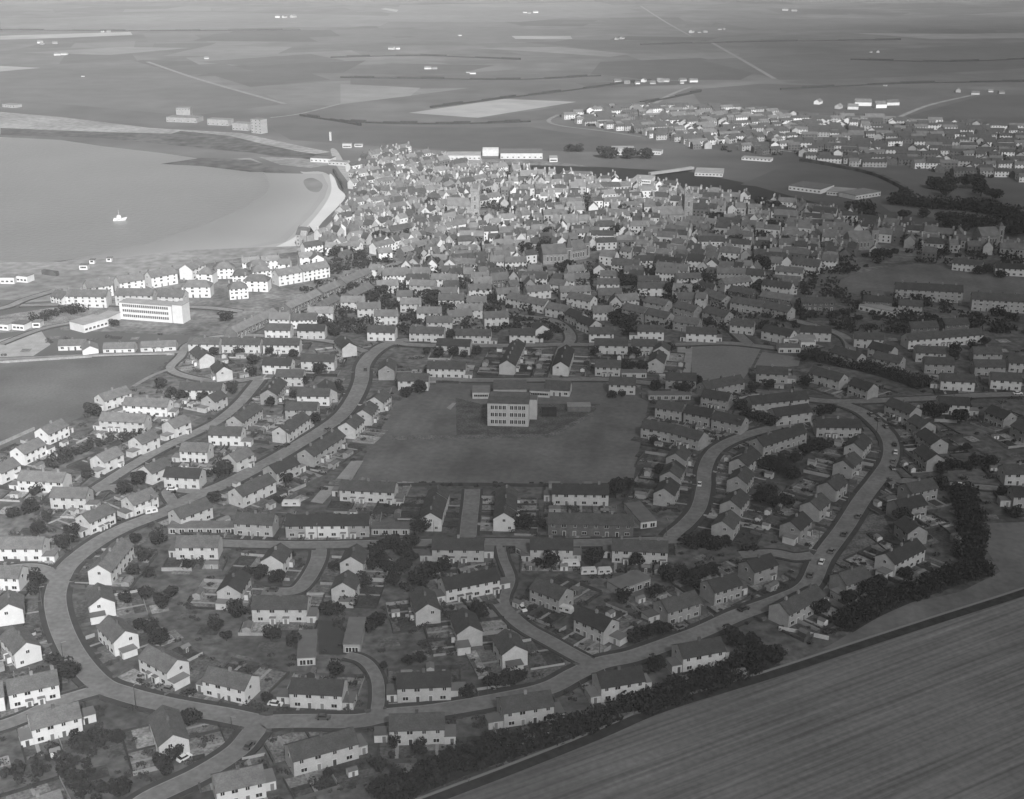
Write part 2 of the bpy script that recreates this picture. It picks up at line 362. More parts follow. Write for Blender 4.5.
for i, (nm, wd, pv, P) in enumerate(RP):
    z = 0.30 + 0.004*i
    m = MB(); A, B = offset(P, wd/2), offset(P, -wd/2)
    for k in range(len(P)-1):
        q = [A[k], B[k], B[k+1], A[k+1]]
        m.quad([(v.x, v.y, z) for v in q], 'tarmac')
    structure(m.build('road' if 'far' not in nm and 'track' not in nm else nm))
    if 'far' in nm or 'track' in nm: continue
    m = MB(); any_ = 0
    for sgn in (1, -1):
        w2 = 2.0 if pv else 1.3
        a0, a1, a2 = offset(P, sgn*wd/2), offset(P, sgn*(wd/2+0.18)), offset(P, sgn*(wd/2+w2))
        for k in range(len(P)-1):
            if (P[k+1]-P[k]).length < 0.05: continue
            mid = (a1[k]+a1[k+1])/2
            d, _ = neardist(mid, i)
            if d < 1.0: continue
            zt = z + 0.12; any_ = 1
            for (u, v, mt) in ((a0, a1, 'kerb'), (a1, a2, 'dark_tarmac')):
                q = [u[k], v[k], v[k+1], u[k+1]]
                if sgn > 0: q = q[::-1]
                m.quad([(p.x, p.y, zt) for p in q], mt)
            m.quad([(a0[k].x,a0[k].y,z-.02),(a0[k+1].x,a0[k+1].y,z-.02),(a0[k+1].x,a0[k+1].y,zt),(a0[k].x,a0[k].y,zt)], 'kerb')
            m.quad([(a2[k].x,a2[k].y,0),(a2[k+1].x,a2[k+1].y,0),(a2[k+1].x,a2[k+1].y,zt),(a2[k].x,a2[k].y,zt)], 'dark_tarmac')
    if any_: structure(m.build('pavement'))

# ---------------------------------------------------------------- houses
def winmesh(wd, ht):
    m = MB(); m.box((0, -0.03, -ht/2), (wd, 0.08, ht), 'frame')
    m.box((-wd/4+0.02, -0.075, -ht/2+0.1), (wd/2-0.13, 0.03, ht-0.2), 'pane'); m.box((wd/4-0.02, -0.075, -ht/2+0.1), (wd/2-0.13, 0.03, ht-0.2), 'pane')
    return m.mesh('window')
WIN = {'s': winmesh(1.15, 1.15), 'm': winmesh(1.7, 1.25), 't': winmesh(1.1, 1.7)}
dm = MB(); dm.box((0, -0.02, 0), (1.25, 0.1, 2.15), 'frame'); dm.box((0, -0.08, 0), (0.95, 0.06, 2.0), 'door'); DOOR = dm.mesh('door')
pm = MB(); pm.box((0, -0.6, 0), (1.9, 1.2, 2.2), 'white'); pm.box((0, -0.62, 2.2), (2.1, 1.3, 0.14), 'flat'); pm.box((0, -1.22, 0), (0.9, 0.05, 1.95), 'door'); PORCH = pm.mesh('porch')
cm = MB(); cm.box((0, 0, -0.6), (0.85, 0.6, 1.55), 'chim'); cm.box((0, 0, 0.95), (0.97, 0.72, 0.1), 'chim')
for x in (-0.2, 0.2): cm.box((x, 0, 1.05), (0.2, 0.2, 0.3), 'chim', top=0.8)
CHIM = cm.mesh('chimney')
cache = {}
def annex_mesh(w_, d_, h_, wall):
    k = ('ann', round(w_,1), round(d_,1), round(h_,1), wall)
    if k not in cache:
        a = MB(); a.box((0,0,0), (w_, d_, h_), wall); b = MB(); b.box((0,0,h_), (w_+.3, d_+.3, 0.16), 'flat')
        cache[k] = (a.mesh('outhouse'), b.mesh('outhouse_roof'))
    return cache[k]
FOOT = []       # (centre, half length, half depth, angle)
def inside_house(p, pad=0.5):
    for c, a, b, an in FOOT:
        d = p - c
        if abs(d.x) > 45 or abs(d.y) > 45: continue
        x = d.x*math.cos(an)+d.y*math.sin(an); y = -d.x*math.sin(an)+d.y*math.cos(an)
        if abs(x) < a+pad and abs(y) < b+pad: return True
    return False
WALLN = {'white': 'white rendered', 'light': 'pale harled', 'grey': 'grey harled', 'brick': 'dark stone'}
HOUSES = []
def make_house(P1, P2, e=4.9, rise=2.5, D=7.8, wall='light', roof='roof0', ann='', porch=0, chim=1, hip=0, name='house', detail=2, unit=7.2):
    c = (P1+P2)/2; d = P2-P1; L = max(math.hypot(d.x, d.y), 5.5); an = math.atan2(d.y, d.x)
    if math.cos(an) < 0: an += math.pi; ann = ann.replace('1','x').replace('2','1').replace('x','2')
    c = Vector((c.x, c.y, 0.0))
    root = empty(name, c, an)
    wm = MB(); wm.gablewall(L, D, e, rise if not hip else 0.02, wall); wm.build('wall', root)
    rm = MB(); rm.gableroof(L, D, e, rise, roof, hip=(D*0.42 if hip else 0), ov=0.35); ro = rm.build('roof', root)
    n = max(1, round(L/unit))
    # chimneys
    if chim:
        xs = [(-L/2 + L*(k+0.5)/n) for k in range(n)] if chim == 1 else [(-L/2+0.6 + (L-1.2)*k/n) for k in range(n+1)]
        if chim == 1 and n > 1 and n % 2 == 0: xs = [(-L/2 + L*(2*k+1)/n) for k in range(n//2)]
        for x in xs: link('chimney', CHIM, ro, (x, 0 if not hip else 0, e+rise))
    front = -1   # side nearer the camera
    sides = ((-1, 1),) if detail < 2 else ((-1, 1), (1, 1))
    storeys = max(1, int(round(e/2.5)))
    if detail:
        u = L/n
        for sy, _ in sides:
            rz = 0 if sy < 0 else math.pi
            for k in range(n):
                x0 = -L/2+u*(k+0.5); mir = -1 if k % 2 else 1
                for s in range(storeys):
                    zc = (e - 0.75) if s == storeys-1 else 1.45 + 2.5*s
                    if storeys == 1: zc = 1.5
                    if s > 0 or storeys == 1 and 0:
                        for xx, kk in ((-u*0.26, 's'), (u*0.24, 'm' if (k+sy) % 2 else 's')):
                            link('window', WIN[kk], root, (x0+mir*xx, sy*(D/2+.01), zc), rz)
                    else:
                        link('window', WIN['m'], root, (x0-mir*u*0.2, sy*(D/2+.01), zc), rz)
                        if porch and sy < 0: link('porch', PORCH, root, (x0+mir*u*0.26, sy*(D/2+.002), 0), rz)
                        else: link('door', DOOR, root, (x0+mir*u*0.26, sy*(D/2+.01), 0), rz)
        for sx in (-1, 1):
            if random.random() < 0.75 and storeys > 1 and not hip:
                link('window', WIN['s'], root, (sx*(L/2+.01), random.choice((-1,0,1,1.4)), e-0.5), sx*math.pi/2)
                if random.random() < 0.4: link('window', WIN['s'], root, (sx*(L/2+.01), random.choice((-2,2)), 1.5), sx*math.pi/2)
    for k, ch in enumerate(ann):
        sx = -1 if ch == '1' else 1
        w_, d_ = random.choice(((3.2,4.5),(4.2,4.0),(3.0,5.4))); h_ = random.choice((2.3,2.6))
        wa = 'white' if wall in ('white',) else ('light' if wall != 'brick' else 'grey')
        me = annex_mesh(w_, d_, h_, wa)
        oy = random.choice((-1,1,-1))*random.uniform(0, D/2-d_/2+0.8)
        oo = link('outhouse', me[0], root, (sx*(L/2+w_/2+0.02), oy, 0))
        link('outhouse_roof', me[1], oo, (0,0,0)); 
        if detail:
            link('door', DOOR, oo, (random.uniform(-.6,.6), -d_/2-.01, 0))
    FOOT.append((c, L/2, D/2, an))
    return root, c, L, D, an, n, wall
def zone(phrase, dflt, items, key=None):
    """one street: each house is given by the two ends of its ridge"""
    out = []
    for it in items:
        t, x1, y1, x2, y2 = it[:5]; o = dict(dflt); 
        for tok in (it[5] if len(it) > 5 else '').split():
            if tok in 'wlgb': o['wall'] = dict(w='white', l='light', g='grey', b='brick')[tok]
            elif tok[0] == 'a': o['ann'] = tok[1:]
            elif tok[0] == 'e': o['e'] = float(tok[1:])
            elif tok[0] == 'd': o['D'] = float(tok[1:])
            elif tok[0] == 'r': o['roof'] = 'roof'+tok[1:]
            elif tok == 'hip': o['hip'] = 1
            elif tok == 'p': o['porch'] = 1
            elif tok == 'nc': o['chim'] = 0
        e = o.get('e', 4.9); rise = o.get('rise', 2.5 if o.get('D', 7.8) <= 8.5 else 3.0); o['rise'] = rise
        pf = (t == 'E' and x1 == 440)
        if 'ann' not in o: o['ann'] = random.choice(('', '1', '2', '12', '2', '1'))
        if 'wall' not in o: o['wall'] = random.choice(('light', 'light', 'grey', 'white'))
        a, b = tp(t, x1, y1), tp(t, x2, y2)
        P1, P2 = G(*a, e+rise+.2), G(*b, e+rise+.2)
        out.append(((a[0]+b[0])/2, (a[1]+b[1])/2, P1, P2, o))
    out.sort(key=lambda q: q[0])
    grp = 'houses ' + phrase
    for i, (mx, my, P1, P2, o) in enumerate(out):
        o = {k: v for k, v in o.items()}
        o.setdefault('detail', 2 if my > 395 else 1); o.setdefault('porch', 1 if (my > 330 and random.random() < .3) else 0)
        r, c, L, D, an, n, wall = make_house(P1, P2, **o)
        if 53.5 < my-460 < 54.7 and 300 < mx < 340:
            m = MB(); m.box((L*(.4925-.5), -D/2-.03, .1), (L*.505, .05, o.get('e', 4.9)-.25), 'white'); q = m.build('painted_front', r); q['label'] = 'white painted middle of the grey terrace'
            for ch in [k_ for k_ in bpy.data.objects if k_.parent == r and k_.name.split('.')[0] in ('window', 'door') and k_.location.y < 0]: ch.location.y -= .06
        nm = 'row' if L > 26 else 'house'
        tag(r, '%s %s, %s from left %s' % (WALLN[wall], nm, ordinal(i+1), phrase), 'house', grp)
        HOUSES.append(dict(c=c, L=L, D=D, an=an, n=n, i=i+1, phrase=phrase, px=(mx, my), wall=wall, garden=dflt.get('garden', 1) if 'garden' in dflt else 1))
_z = zone
def zone(phrase, dflt, items):
    gd = dflt.pop('garden', 1); k = len(HOUSES); _z(phrase, dflt, items)
    for h in HOUSES[k:]: h['garden'] = gd

zone('in the bottom left corner', dict(roof='roof1'), [('A',22,318,222,276,'w a'),('A',110,455,308,405,'w a12'),('A',45,100,103,168,'w a'),('A',648,420,690,537,'l a1'),
  ('A',850,697,1045,655,'w a2'),('A',60,812,235,755,'l a'),('A',-150,352,5,322,'w a'),('D',45,665,40,735,'w a')])
zone('inside the left bend of the crescent', dict(roof='roof1'), [('A',432,60,498,122,'w a2'),('A',592,177,706,237,'w a2'),('A',835,262,1003,300,'w a1'),
  ('D',497,628,515,700,'w a2'),('D',500,535,620,395,'w a'),('D',905,385,1120,385,'l a1')])
zone('on the field side of the lower road', dict(), [('B',127,577,385,507,'l a2'),('B',532,455,750,448,'l a12'),('B',975,388,1174,358,'l a12 r0'),('C',338,290,512,262,'l a12'),
  ('C',662,175,830,145,'l a12'),('W',45,10,190,-65,'g a2'),('J',175,515,290,480,'g a1'),('J',390,425,530,355,'l a1')])
zone('above the lower road, bottom centre', dict(), [('B',562,290,775,282,'l a12'),('B',142,308,350,318,'l a12'),('F',110,645,140,735,'l a1'),('B',825,30,853,100,'l a2'),
  ('B',995,115,1034,180,'l a2'),('C',278,25,397,75,'l a2'),('G',310,715,480,665,'g a1'),('G',550,615,690,575,'g a2'),('G',750,515,870,475,'g a'),('F',212,600,485,548,'w a12'),('F',700,598,850,655,'g a')])
zone('around the short cul-de-sac left of centre', dict(), [('E',408,424,362,487,'l a'),('E',195,552,140,638,'l a2'),('E',800,428,770,492,'l a'),('E',755,562,728,625,'l a2'),('E',270,693,550,693,'l a2'),('D',850,32,1030,42,'l a')])
zone('along the straight street below the school field', dict(), [('E',185,265,380,275,'g a1'),('E',440,278,865,275,'g a'),('F',165,395,428,398,'l a12'),('F',665,395,882,398,'l a12'),('G',62,400,345,412,'l a1'),('p',548,512,633,514,'b a')])
zone('against the lower edge of the school field', dict(), [('E',722,98,1000,112,'l a12'),('F',197,125,185,163,'l a'),('F',182,168,162,228,'l a'),('F',160,232,153,268,'l a'),
  ('F',545,128,542,152,'l a'),('F',541,157,538,225,'l a'),('F',537,230,530,268,'w a'),('p',552,483,608,484,'l a1')])
zone('left of the crescent near the left edge', dict(roof='roof1'), [('D',105,50,335,62,'l a1'),('D',268,135,450,140,'l a2'),('D',0,392,225,392,'w a2'),('D',-60,535,110,540,'w a'),('D',645,185,770,137,'l a1'),('D',415,275,545,218,'l a1')])
zone('beside the dark pasture at left', dict(roof='roof1'), [('K',205,550,310,503,'w a2'),('K',80,650,190,598,'w a2'),('K',-40,745,60,700,'w a'),('K',502,378,640,335,'l a1'),('K',640,392,865,402,'w a2'),('K',520,468,750,480,'l a1')])
zone('along the left diagonal road', dict(roof='roof1'), [('K',855,515,940,482,'l a1'),('K',685,598,775,558,'l a1'),('K',490,690,590,645,'l a1'),('K',735,745,835,700,'l a'),('K',930,622,1070,628,'l a1'),
  ('D',885,250,1050,190,'l a'),('L',145,685,235,645,'l a2')])
zone('between the two left diagonal roads', dict(), [('L',325,190,470,195,'l a2'),('L',520,172,690,175,'l a'),('L',390,250,530,252,'l a'),('L',345,355,400,290,'g a'),('L',500,345,665,348,'w a'),
  ('L',170,490,275,420,'g a'),('L',440,415,600,418,'g a'),('L',405,545,520,465,'l a'),('L',50,540,215,545,'w a2'),('L',640,300,655,345,'g a'),('p',180,381.5,222,382,'l a1')])
zone('below the curved road left of the school', dict(), [('L',535,660,700,555,'g a'),('L',745,522,795,478,'l a'),('L',830,458,865,412,'l a'),('L',890,392,935,352,'l a'),('L',350,742,472,693,'g a2'),('E',175,142,345,65,'l a'),
  ('L',950,232,962,190,'g a'),('M',-10,270,145,272,'l a')])
zone('left of the school beyond the side road', dict(), [('L',-55,85,100,88,'l a'),('L',115,88,310,90,'l a'),('L',325,90,510,92,'l a'),('L',720,78,762,115,'l a'),('L',335,15,465,18,'l a'),('L',500,18,640,20,'l a'),
  ('L',860,25,1000,30,'w a'),('L',-20,130,30,170,'l a'),('L',90,205,120,238,'l a'),('L',35,385,100,355,'g a1')])
zone('in the bungalow row below the hotel', dict(e=2.7, rise=2.0, chim=1, roof='roof1', garden=0), [('K',300,100,440,96,'l a'),('K',452,105,458,132,'w a'),('K',530,115,690,112,'l a'),('K',720,108,900,102,'l a')])
zone('behind the school', dict(), [('M',50,30,225,35,'l a'),('M',190,92,360,98,'l a'),('M',285,42,465,45,'l a2'),('M',560,40,690,42,'l a2'),('M',140,208,335,212,'l a2'),('M',600,95,545,205,'l a p'),('M',850,125,820,212,'l a'),
  ('M',705,0,728,25,'l a'),('M',965,35,1090,35,'w a'),('N',-25,200,105,205,'l a')])
zone('around the playing pitch behind the school', dict(), [('N',190,22,325,25,'w a1'),('N',440,32,595,38,'w a12'),('N',-30,92,140,95,'l a'),('N',160,95,290,98,'l a'),('N',300,150,284,195,'l a'),('N',320,105,312,132,'l a'),('N',45,288,180,292,'l a'),('N',335,265,490,270,'g a'),
  ('N',845,20,990,50,'l a2'),('N',670,-10,790,0,'l a')])
zone('right of the school, above the stepped row', dict(), [('N',520,315,715,278,'g a'),('N',530,350,668,372,'g a'),('N',295,405,430,425,'g a'),('N',445,430,580,455,'g a'),('N',590,462,742,495,'g a'),('N',225,505,370,530,'g a'),('N',375,530,530,572,'g a')])
zone('in the stepped row right of school field', dict(wall='grey'), [('N',415,638,385,680,'a'),('N',385,718,360,760,'a'),('G',385,0,355,55,'a'),('G',357,88,325,143,'a')])
zone('in stepped rows within the right crescent', dict(wall='grey'), [('N',770,640,725,680,'a'),('N',800,602,1024,530,'g a'),('G',740,28,700,80,'a'),('G',715,145,665,203,'a'),('G',665,253,625,310,'a'),('p',802,511,790,521,'a2'),
  ('J',225,-30,195,0,'a'),('J',165,68,120,98,'a'),('J',95,148,45,188,'a'),('O',285,515,245,560,'a'),('O',245,600,200,633,'a'),('O',175,700,125,738,'a'),('p',752,447,738,458,'a'),('N',760,388,1050,360,'g a'),('N',880,450,1060,425,'g a')])
zone('around the top bend of right crescent', dict(wall='grey'), [('O',60,208,200,245,'g a'),('O',245,260,335,290,'g a'),('O',70,447,272,450,'g a'),('O',415,352,530,395,'g a'),('O',525,428,588,463,'a'),('O',570,490,640,540,'a'),('O',560,565,622,612,'a'),
  ('O',630,345,770,352,'l a2'),('O',640,240,795,248,'l a1'),('O',870,235,1010,245,'l a'),('O',875,385,962,420,'g a'),('O',1000,450,1065,485,'g a'),('N',800,232,960,240,'g a2')])
zone('outside the right crescent by the bushes', dict(wall='grey'), [('J',480,105,600,80,'g a'),('J',430,182,550,155,'g a'),('J',478,252,540,300,'g a'),('J',925,18,1080,18,'l a'),('J',965,118,1070,120,'g a1')])
zone('at the upper right below the sports field', dict(wall='grey', garden=0), [('O',480,60,820,35,'l a'),('O',525,115,660,120,'l a'),('O',565,165,700,170,'g a'),('O',785,120,915,122,'g a'),('O',790,178,930,180,'g a'),('O',330,95,430,120,'g a'),
  ('O',345,140,470,165,'g a'),('O',160,115,280,150,'g a'),('O',245,52,380,58,'l a'),('O',0,22,140,28,'l a'),('O',950,160,1060,165,'g a'),('T',495,555,620,550,'b a'),('T',650,540,760,535,'b a'),('T',0,442,150,440,'b a'),('T',290,432,420,440,'b a'),('T',450,450,560,458,'g a')])
zone('facing the sports field at right', dict(garden=0), [('T',435,373,742,388,'g a e6.8 d9'),('T',785,418,1065,434,'g a e6.8 d9'),('T',700,262,835,275,'w a'),('T',890,284,1045,292,'w a')])
zone('in the middle rows right of centre', dict(wall='grey', garden=0, roof='roof1'), [('S',0,358,80,360,'l a'),('S',-20,400,95,400,'w a'),('S',190,420,340,420,'w a1'),('S',190,386,300,385,'g a'),('S',120,335,215,335,'g a'),('S',385,373,510,370,'l a'),
  ('S',240,488,350,510,'g a'),('S',395,515,500,540,'g a'),('S',130,525,240,548,'g a'),('S',250,550,360,575,'g a'),('S',385,588,510,605,'g a'),('S',550,450,650,488,'g a'),('S',670,435,790,455,'b a'),('S',680,490,840,515,'g a'),
  ('S',545,540,660,570,'g a'),('S',850,515,980,545,'g a'),('S',885,380,1024,390,'b a'),('S',900,335,1040,345,'l a'),('S',620,402,760,385,'l a'),('S',830,462,990,485,'b a')])
zone('in the middle rows above the school', dict(garden=0, roof='roof2', chim=2), [('R',85,545,210,545,'l a'),('R',135,592,265,592,'l a'),('R',425,570,550,565,'l a'),('R',290,530,420,530,'l a'),('R',195,480,325,480,'l a'),('R',160,445,290,445,'g a'),
  ('R',345,430,460,425,'l a'),('R',0,500,105,500,'l a'),('R',-20,462,60,460,'l a'),('R',160,375,290,378,'l a'),('R',50,405,180,410,'g a'),('R',490,450,600,445,'l a'),('R',560,470,650,490,'l a r1'),('R',650,490,755,510,'l a r1'),
  ('R',760,520,870,540,'l a r1'),('R',870,468,990,490,'w a r1'),('R',870,550,940,580,'g a r0'),('R',930,588,1000,615,'l a r0'),('R',640,440,760,430,'l a'),('R',770,400,850,410,'w a'),('R',815,440,970,435,'l a'),('R',340,490,440,490,'g a')])
zone('in the rows between hotel and school', dict(garden=0, roof='roof2', chim=2), [('Q',550,545,680,545,'l a'),('Q',720,490,840,490,'l a'),('Q',800,525,920,520,'l a'),('Q',890,560,1010,560,'l a'),('Q',900,410,1010,405,'l a'),
  ('Q',150,650,370,550,'b a e4'),('Q',430,528,590,455,'b a e4'),('Q',600,448,690,412,'b a e4'),('Q',715,400,850,345,'b a e4'),('Q',620,512,690,480,'b a e4'),('Q',750,470,860,420,'b a e4')])
zone('among the seafront flats by the bay', dict(garden=0, roof='roof1', chim=2, e=6.6, wall='white', D=9), [('Q',-10,342,70,345,'hip a'),('Q',70,318,170,315,'hip a'),('Q',165,352,260,350,'hip a'),('Q',225,378,350,380,'hip a'),('Q',140,420,235,412,'hip a'),('Q',255,335,352,325,'hip a'),
  ('Q',380,355,500,335,'a'),('Q',505,334,640,310,'a'),('Q',-90,408,55,408,'hip a'),('Q',240,310,340,300,'hip a'),('P',430,418,560,400,'a'),('P',592,392,720,372,'a'),('P',752,365,885,342,'a'),('P',945,330,1015,300,'a'),('P',345,455,550,458,'a l'),('P',595,450,785,452,'a l'),('P',815,455,945,460,'a l'),('P',285,455,345,470,'a e4')])
zone('in the pale cluster behind the flats', dict(garden=0, roof='roof2', chim=2, wall='white', e=5.5), [('Q',210,293,300,288,'a'),('Q',310,285,400,280,'a'),('Q',400,300,460,300,'a'),('Q',500,268,570,262,'a'),('Q',585,255,600,280,'a'),('Q',640,215,700,215,'a'),('Q',700,225,760,215,'a'),('Q',765,208,820,212,'a'),('Q',905,245,975,240,'a'),('Q',870,325,930,330,'a')])

# ---------------------------------------------------------------- special buildings
def win_grid(root, L, D, rows, n, h0, dz, kind='m', sides=(-1,1), x0=None, x1=None):
    x0 = -L/2+1.5 if x0 is None else x0; x1 = L/2-1.5 if x1 is None else x1
    for s in sides:
        for r in range(rows):
            for k in range(n):
                link('window', WIN[kind], root, (x0+(x1-x0)*k/max(n-1,1), s*(D/2+.01), h0+dz*r), 0 if s < 0 else math.pi)
def block(name, label, cat, base1, base2, D, h, wall='light', flat='flat', group=None, rows=0, n=0, kind='m', parapet=0.0, cut=0):
    """flat roofed block: near bottom wall edge from base1 to base2"""
    a, b = G(*base1), G(*base2); d = b-a; L = d.length; an = math.atan2(d.y, d.x)
    nrm = Vector((-d.y, d.x, 0)).normalized()
    if nrm.y < 0: nrm = -nrm
    c = (a+b)/2+nrm*D/2; root = empty(name, c, an)
    m = MB(); m.box((0,0,0), (L, D, h), wall); m.build('wall', root)
    m = MB(); m.box((0,0,h), (L+.3, D+.3, 0.3), flat)
    m.build('roof', root)
    if rows: win_grid(root, L, D, rows, n, 1.7, (h-2.9)/max(rows-1,1) if rows > 1 else 0, kind)
    FOOT.append((c, L/2, D/2, an)); tag(root, label, cat, group)
    return root, L, D, an, c
# school
r, L, D, an, c = block('school', 'three-storey pale school block with many windows, standing on its field', 'school', (487,426),(528,427), 15, 10.6, 'light', 'roof1')
for row in range(3):
    for bay in (-1, 1):
        for k, ww in ((-1, 1.5), (-.33, 1.3), (.33, 1.3), (1, 1.5)):
            o = link('window', WIN['t'], r, (bay*L*0.235+k*L*0.145, -(D/2+.01), 2.2+3.3*row)); o.scale = (ww, 1, 1.15)
    for k in range(4): link('window', WIN['t'], r, (L/2+.01, -5+3.2*k, 2.0+3.3*row), math.pi/2)
m = MB(); m.box((L/2+1.6, 4.6, 0), (3.2, 5.8, 9.4), 'light'); m.box((L/2+1.6, 4.6, 9.4), (3.3, 5.9, 0.2), 'flat'); m.build('stair_tower', r)
m = MB(); m.gablewall(L-1, 3.6, 0.4, 1.1, 'roof1', Matrix.Translation((0, 2, 10.9))); m.build('roof_ridge', r)
block('school_hall', 'low flat roofed school hall directly behind the three-storey block', 'school hall', (493,398),(526,398), 13, 4.2, 'grey', 'roof1', rows=1, n=8)
block('school_wing', 'small low wing to the left of the school block', 'school wing', (472,399),(489,399), 9, 3.2, 'light', 'flat', rows=1, n=4)
block('school_annexe', 'low pale link building right of the school block', 'school annexe', (529,397),(549,398), 9, 3.2, 'light', 'flat', rows=1, n=5)
zone('behind the school with a low dark roof', dict(garden=0, chim=0), [('M',745,305,872,312,'l a e3.2 d9')])
block('playground_shelter', 'low flat shelter with dark wall for its shaded opening, right edge of playground', 'shelter', (567,412),(590,412), 5, 2.6, 'brick', 'concrete')  # dark wall colour stands in for shade inside the open front
# arched dark shed
def arched(name, label, cat, p1, p2, D, h, roof='roof0', wall='grey', group=None):
    a, b = G(*p1), G(*p2); d = b-a; L = d.length; an = math.atan2(d.y, d.x); nrm = Vector((-d.y, d.x, 0)).normalized()
    if nrm.y < 0: nrm = -nrm
    c = (a+b)/2+nrm*D/2; root = empty(name, c, an); N_ = 8
    m = MB(); v = []
    for x in (-L/2, L/2):
        for k in range(N_+1):
            t = math.pi*k/N_; v.append((x, -math.cos(t)*D/2, math.sin(t)*h))
    fs = [(k, k+N_+1, k+N_+2, k+1) for k in range(N_)]
    m.hull(v, fs, roof); m.build('roof', root)
    m = MB(); v2 = [(x*0.985, y*0.97, z*0.97) for x, y, z in v]
    m.hull(v2, [tuple(range(N_, -1, -1)), tuple(range(N_+1, 2*N_+2))], wall); m.build('end_wall', root)
    FOOT.append((c, L/2, D/2, an)); tag(root, label, cat, group)
arched('arched_hut', 'dark round-roofed hut on the playground right of the school', 'hut', (541,417),(556,417), 6.5, 3.4, 'leaf', 'light')
arched('arched_shed', 'large pale arched shed among the works by the river', 'shed', (482,156),(498,156), 22, 6.5, 'light', 'light')
# hotel
r, L, D, an, c = block('hotel', 'long white three-storey slab hotel with window bands, near the bay', 'hotel', (120,319),(172,323), 8.5, 9.6, 'white', 'concrete')
win_grid(r, L, D, 3, 22, 2.4, 2.9, 't', (-1,), -L/2+2.5, L/2-2.5)
m = MB(); m.box((L/2+3.6, 0, 0), (6, 8.6, 10.4), 'white'); m.box((L/2+3.6, 0, 10.4), (6.2, 8.8, 0.25), 'concrete'); m.build('stair_block', r)
r, *_ = block('hotel_wing', 'low white wing with long flat roof left of the hotel', 'hotel wing', (84,333),(108,326), 12, 4.5, 'white', 'concrete', rows=1, n=6)
block('hotel_wing', 'flat roofed white link between hotel and its low wing', 'hotel wing', (104,327),(121,319), 8, 4, 'white', 'concrete')
for i, (p1, p2, D_, h_, wl, rf, lb) in enumerate([
  ((297,666),(315,665),16,2.6,'light','flat','long low flat garage block, left of the sunken garage court'),
  ((343,653),(360,653),16,3.0,'grey','flat','long low flat garage block, right of the sunken garage court'),
  ((640,529),(656,527),17,2.6,'light','flat','pale flat garage block beside the stepped row near straight street'),
  ((620,597),(650,586),7,2.8,'grey','flat','flat roofed grey store above the lower road, near the caravans'),
  ((168,534),(232,534),5.5,2.4,'grey','roof1','low garage row left of the straight street houses'),
  ((371,535),(409,535),5.5,2.4,'grey','roof1','low garage row between the brick and white terraces'),
  ((648,400),(690,400),5,2.4,'grey','flat','garage row at the upper right corner of school field'),
  ((621,378),(646,378),5,2.6,'light','flat','low pale garage row by the cross road right of the school'),
  ((783,345),(815,346),9,3.4,'white','concrete','low white flat roofed building right of the playing pitch'),
  ((778,353),(800,353),7,2.8,'light','flat','low pale store beside the white building past the pitch'),
  ((800,348),(814,348),8,3.2,'white','concrete','small white flat roofed store near the dark tree belt'),
  ((858,310),(893,317),8,3,'light','concrete','pale flat roofed long shed below the sports field'),
  ((515,553),(529,561),5,2.4,'light','flat','row of outhouses between the two terraces on straight street'),
  ]):
    rr = block('garage_block', lb, 'garages', p1, p2, D_, h_, wl, rf)
    Lx, Dx = rr[1], rr[2]
    for k in range(max(2, int(Lx/3.2))):
        m = dm; o = link('garage_door', WIN['s'], rr[0], (-Lx/2+1.6+k*(Lx-3.2)/max(1, int(Lx/3.2)-1), -Dx/2-.01, 1.1)); o.scale = (1.7, 1, 1.6)
# works by the river
for i, (p1, p2, D_, h_, wl, lb) in enumerate([
  ((446,160),(480,160),22,7,'light','long pale works shed left of the arched shed'),
  ((500,159),(542,159),26,9,'light','big pale works building right of the arched shed'),
  ((549,162),(557,162),14,6,'white','small white works office right of big works building'),
  ((415,157),(440,158),20,6,'light','pale low works shed at far left of the works'),
  ((694,176),(722,177),26,5,'light','long pale shed on the far river bank'),
  ((788,190),(820,194),26,6,'white','white roofed depot beyond the river'),
  ((826,195),(850,197),22,5,'light','pale depot shed right of the white depot'),
  ((855,200),(880,196),18,6,'light','long pale warehouse below the round-edged field'),
  ((632,183),(650,184),20,6,'white','white hall near the river bank in town'),
  ((560,177),(590,178),14,5,'white','pale long hall by the near river bank'),
  ((612,155),(634,155),16,10,'light','three-storey pale school building across the river'),
  ((640,154),(660,155),12,6,'light','lower pale wing beside the school across river'),
  ((741,160),(770,162),10,4,'white','white low row at foot of the far estate'),
  ]):
    h_ *= .6; block('works_building', lb, 'building', p1, p2, D_, h_, wl, 'flat' if i % 2 else 'concrete', rows=2 if h_ >= 6 else 1, n=8)
# flats tower and buildings on the far shore
r = block('tower_block', 'tall square flats block standing alone beyond the bay', 'tower block', (251,133),(261,134), 10, 15, 'grey', 'flat', rows=5, n=3)
for k in range(7):
    pass
for p1, p2, D_, h_, lb in [((166,122),(196,123),30,10,'large white house group on shore left of the tower block'),((176,117),(190,117),20,18,'tall white central house beyond the bay'),((207,125),(228,126),20,12,'pale shore building between white house and tower block'),
   ((232,130),(248,131),20,14,'pale building just left of the tower block'),((310,162),(330,163),22,7,'long white lifeboat shed at the head of the bay'),((328,165),(346,166),14,6,'low white building at top of the beach'),
   ((342,148),(351,148),10,8,'white pair of cottages beyond the beach head'),((354,147),(362,147),10,5,'low white cottage right of the cottage pair'),((2,107),(14,108),20,6,'white cottage at far left shore')]:
    block('shore_building', lb, 'building', p1, p2, D_*.6, h_*.55, 'light' if p1[0] > 300 else 'grey', 'roof2', rows=1 if h_ < 15 else 2, n=5)
r = block('stone_pillar', 'thin pale stone tower standing on open ground beyond the bay', 'tower', (329,141),(331,141), 2.5, 9, 'light', 'concrete')
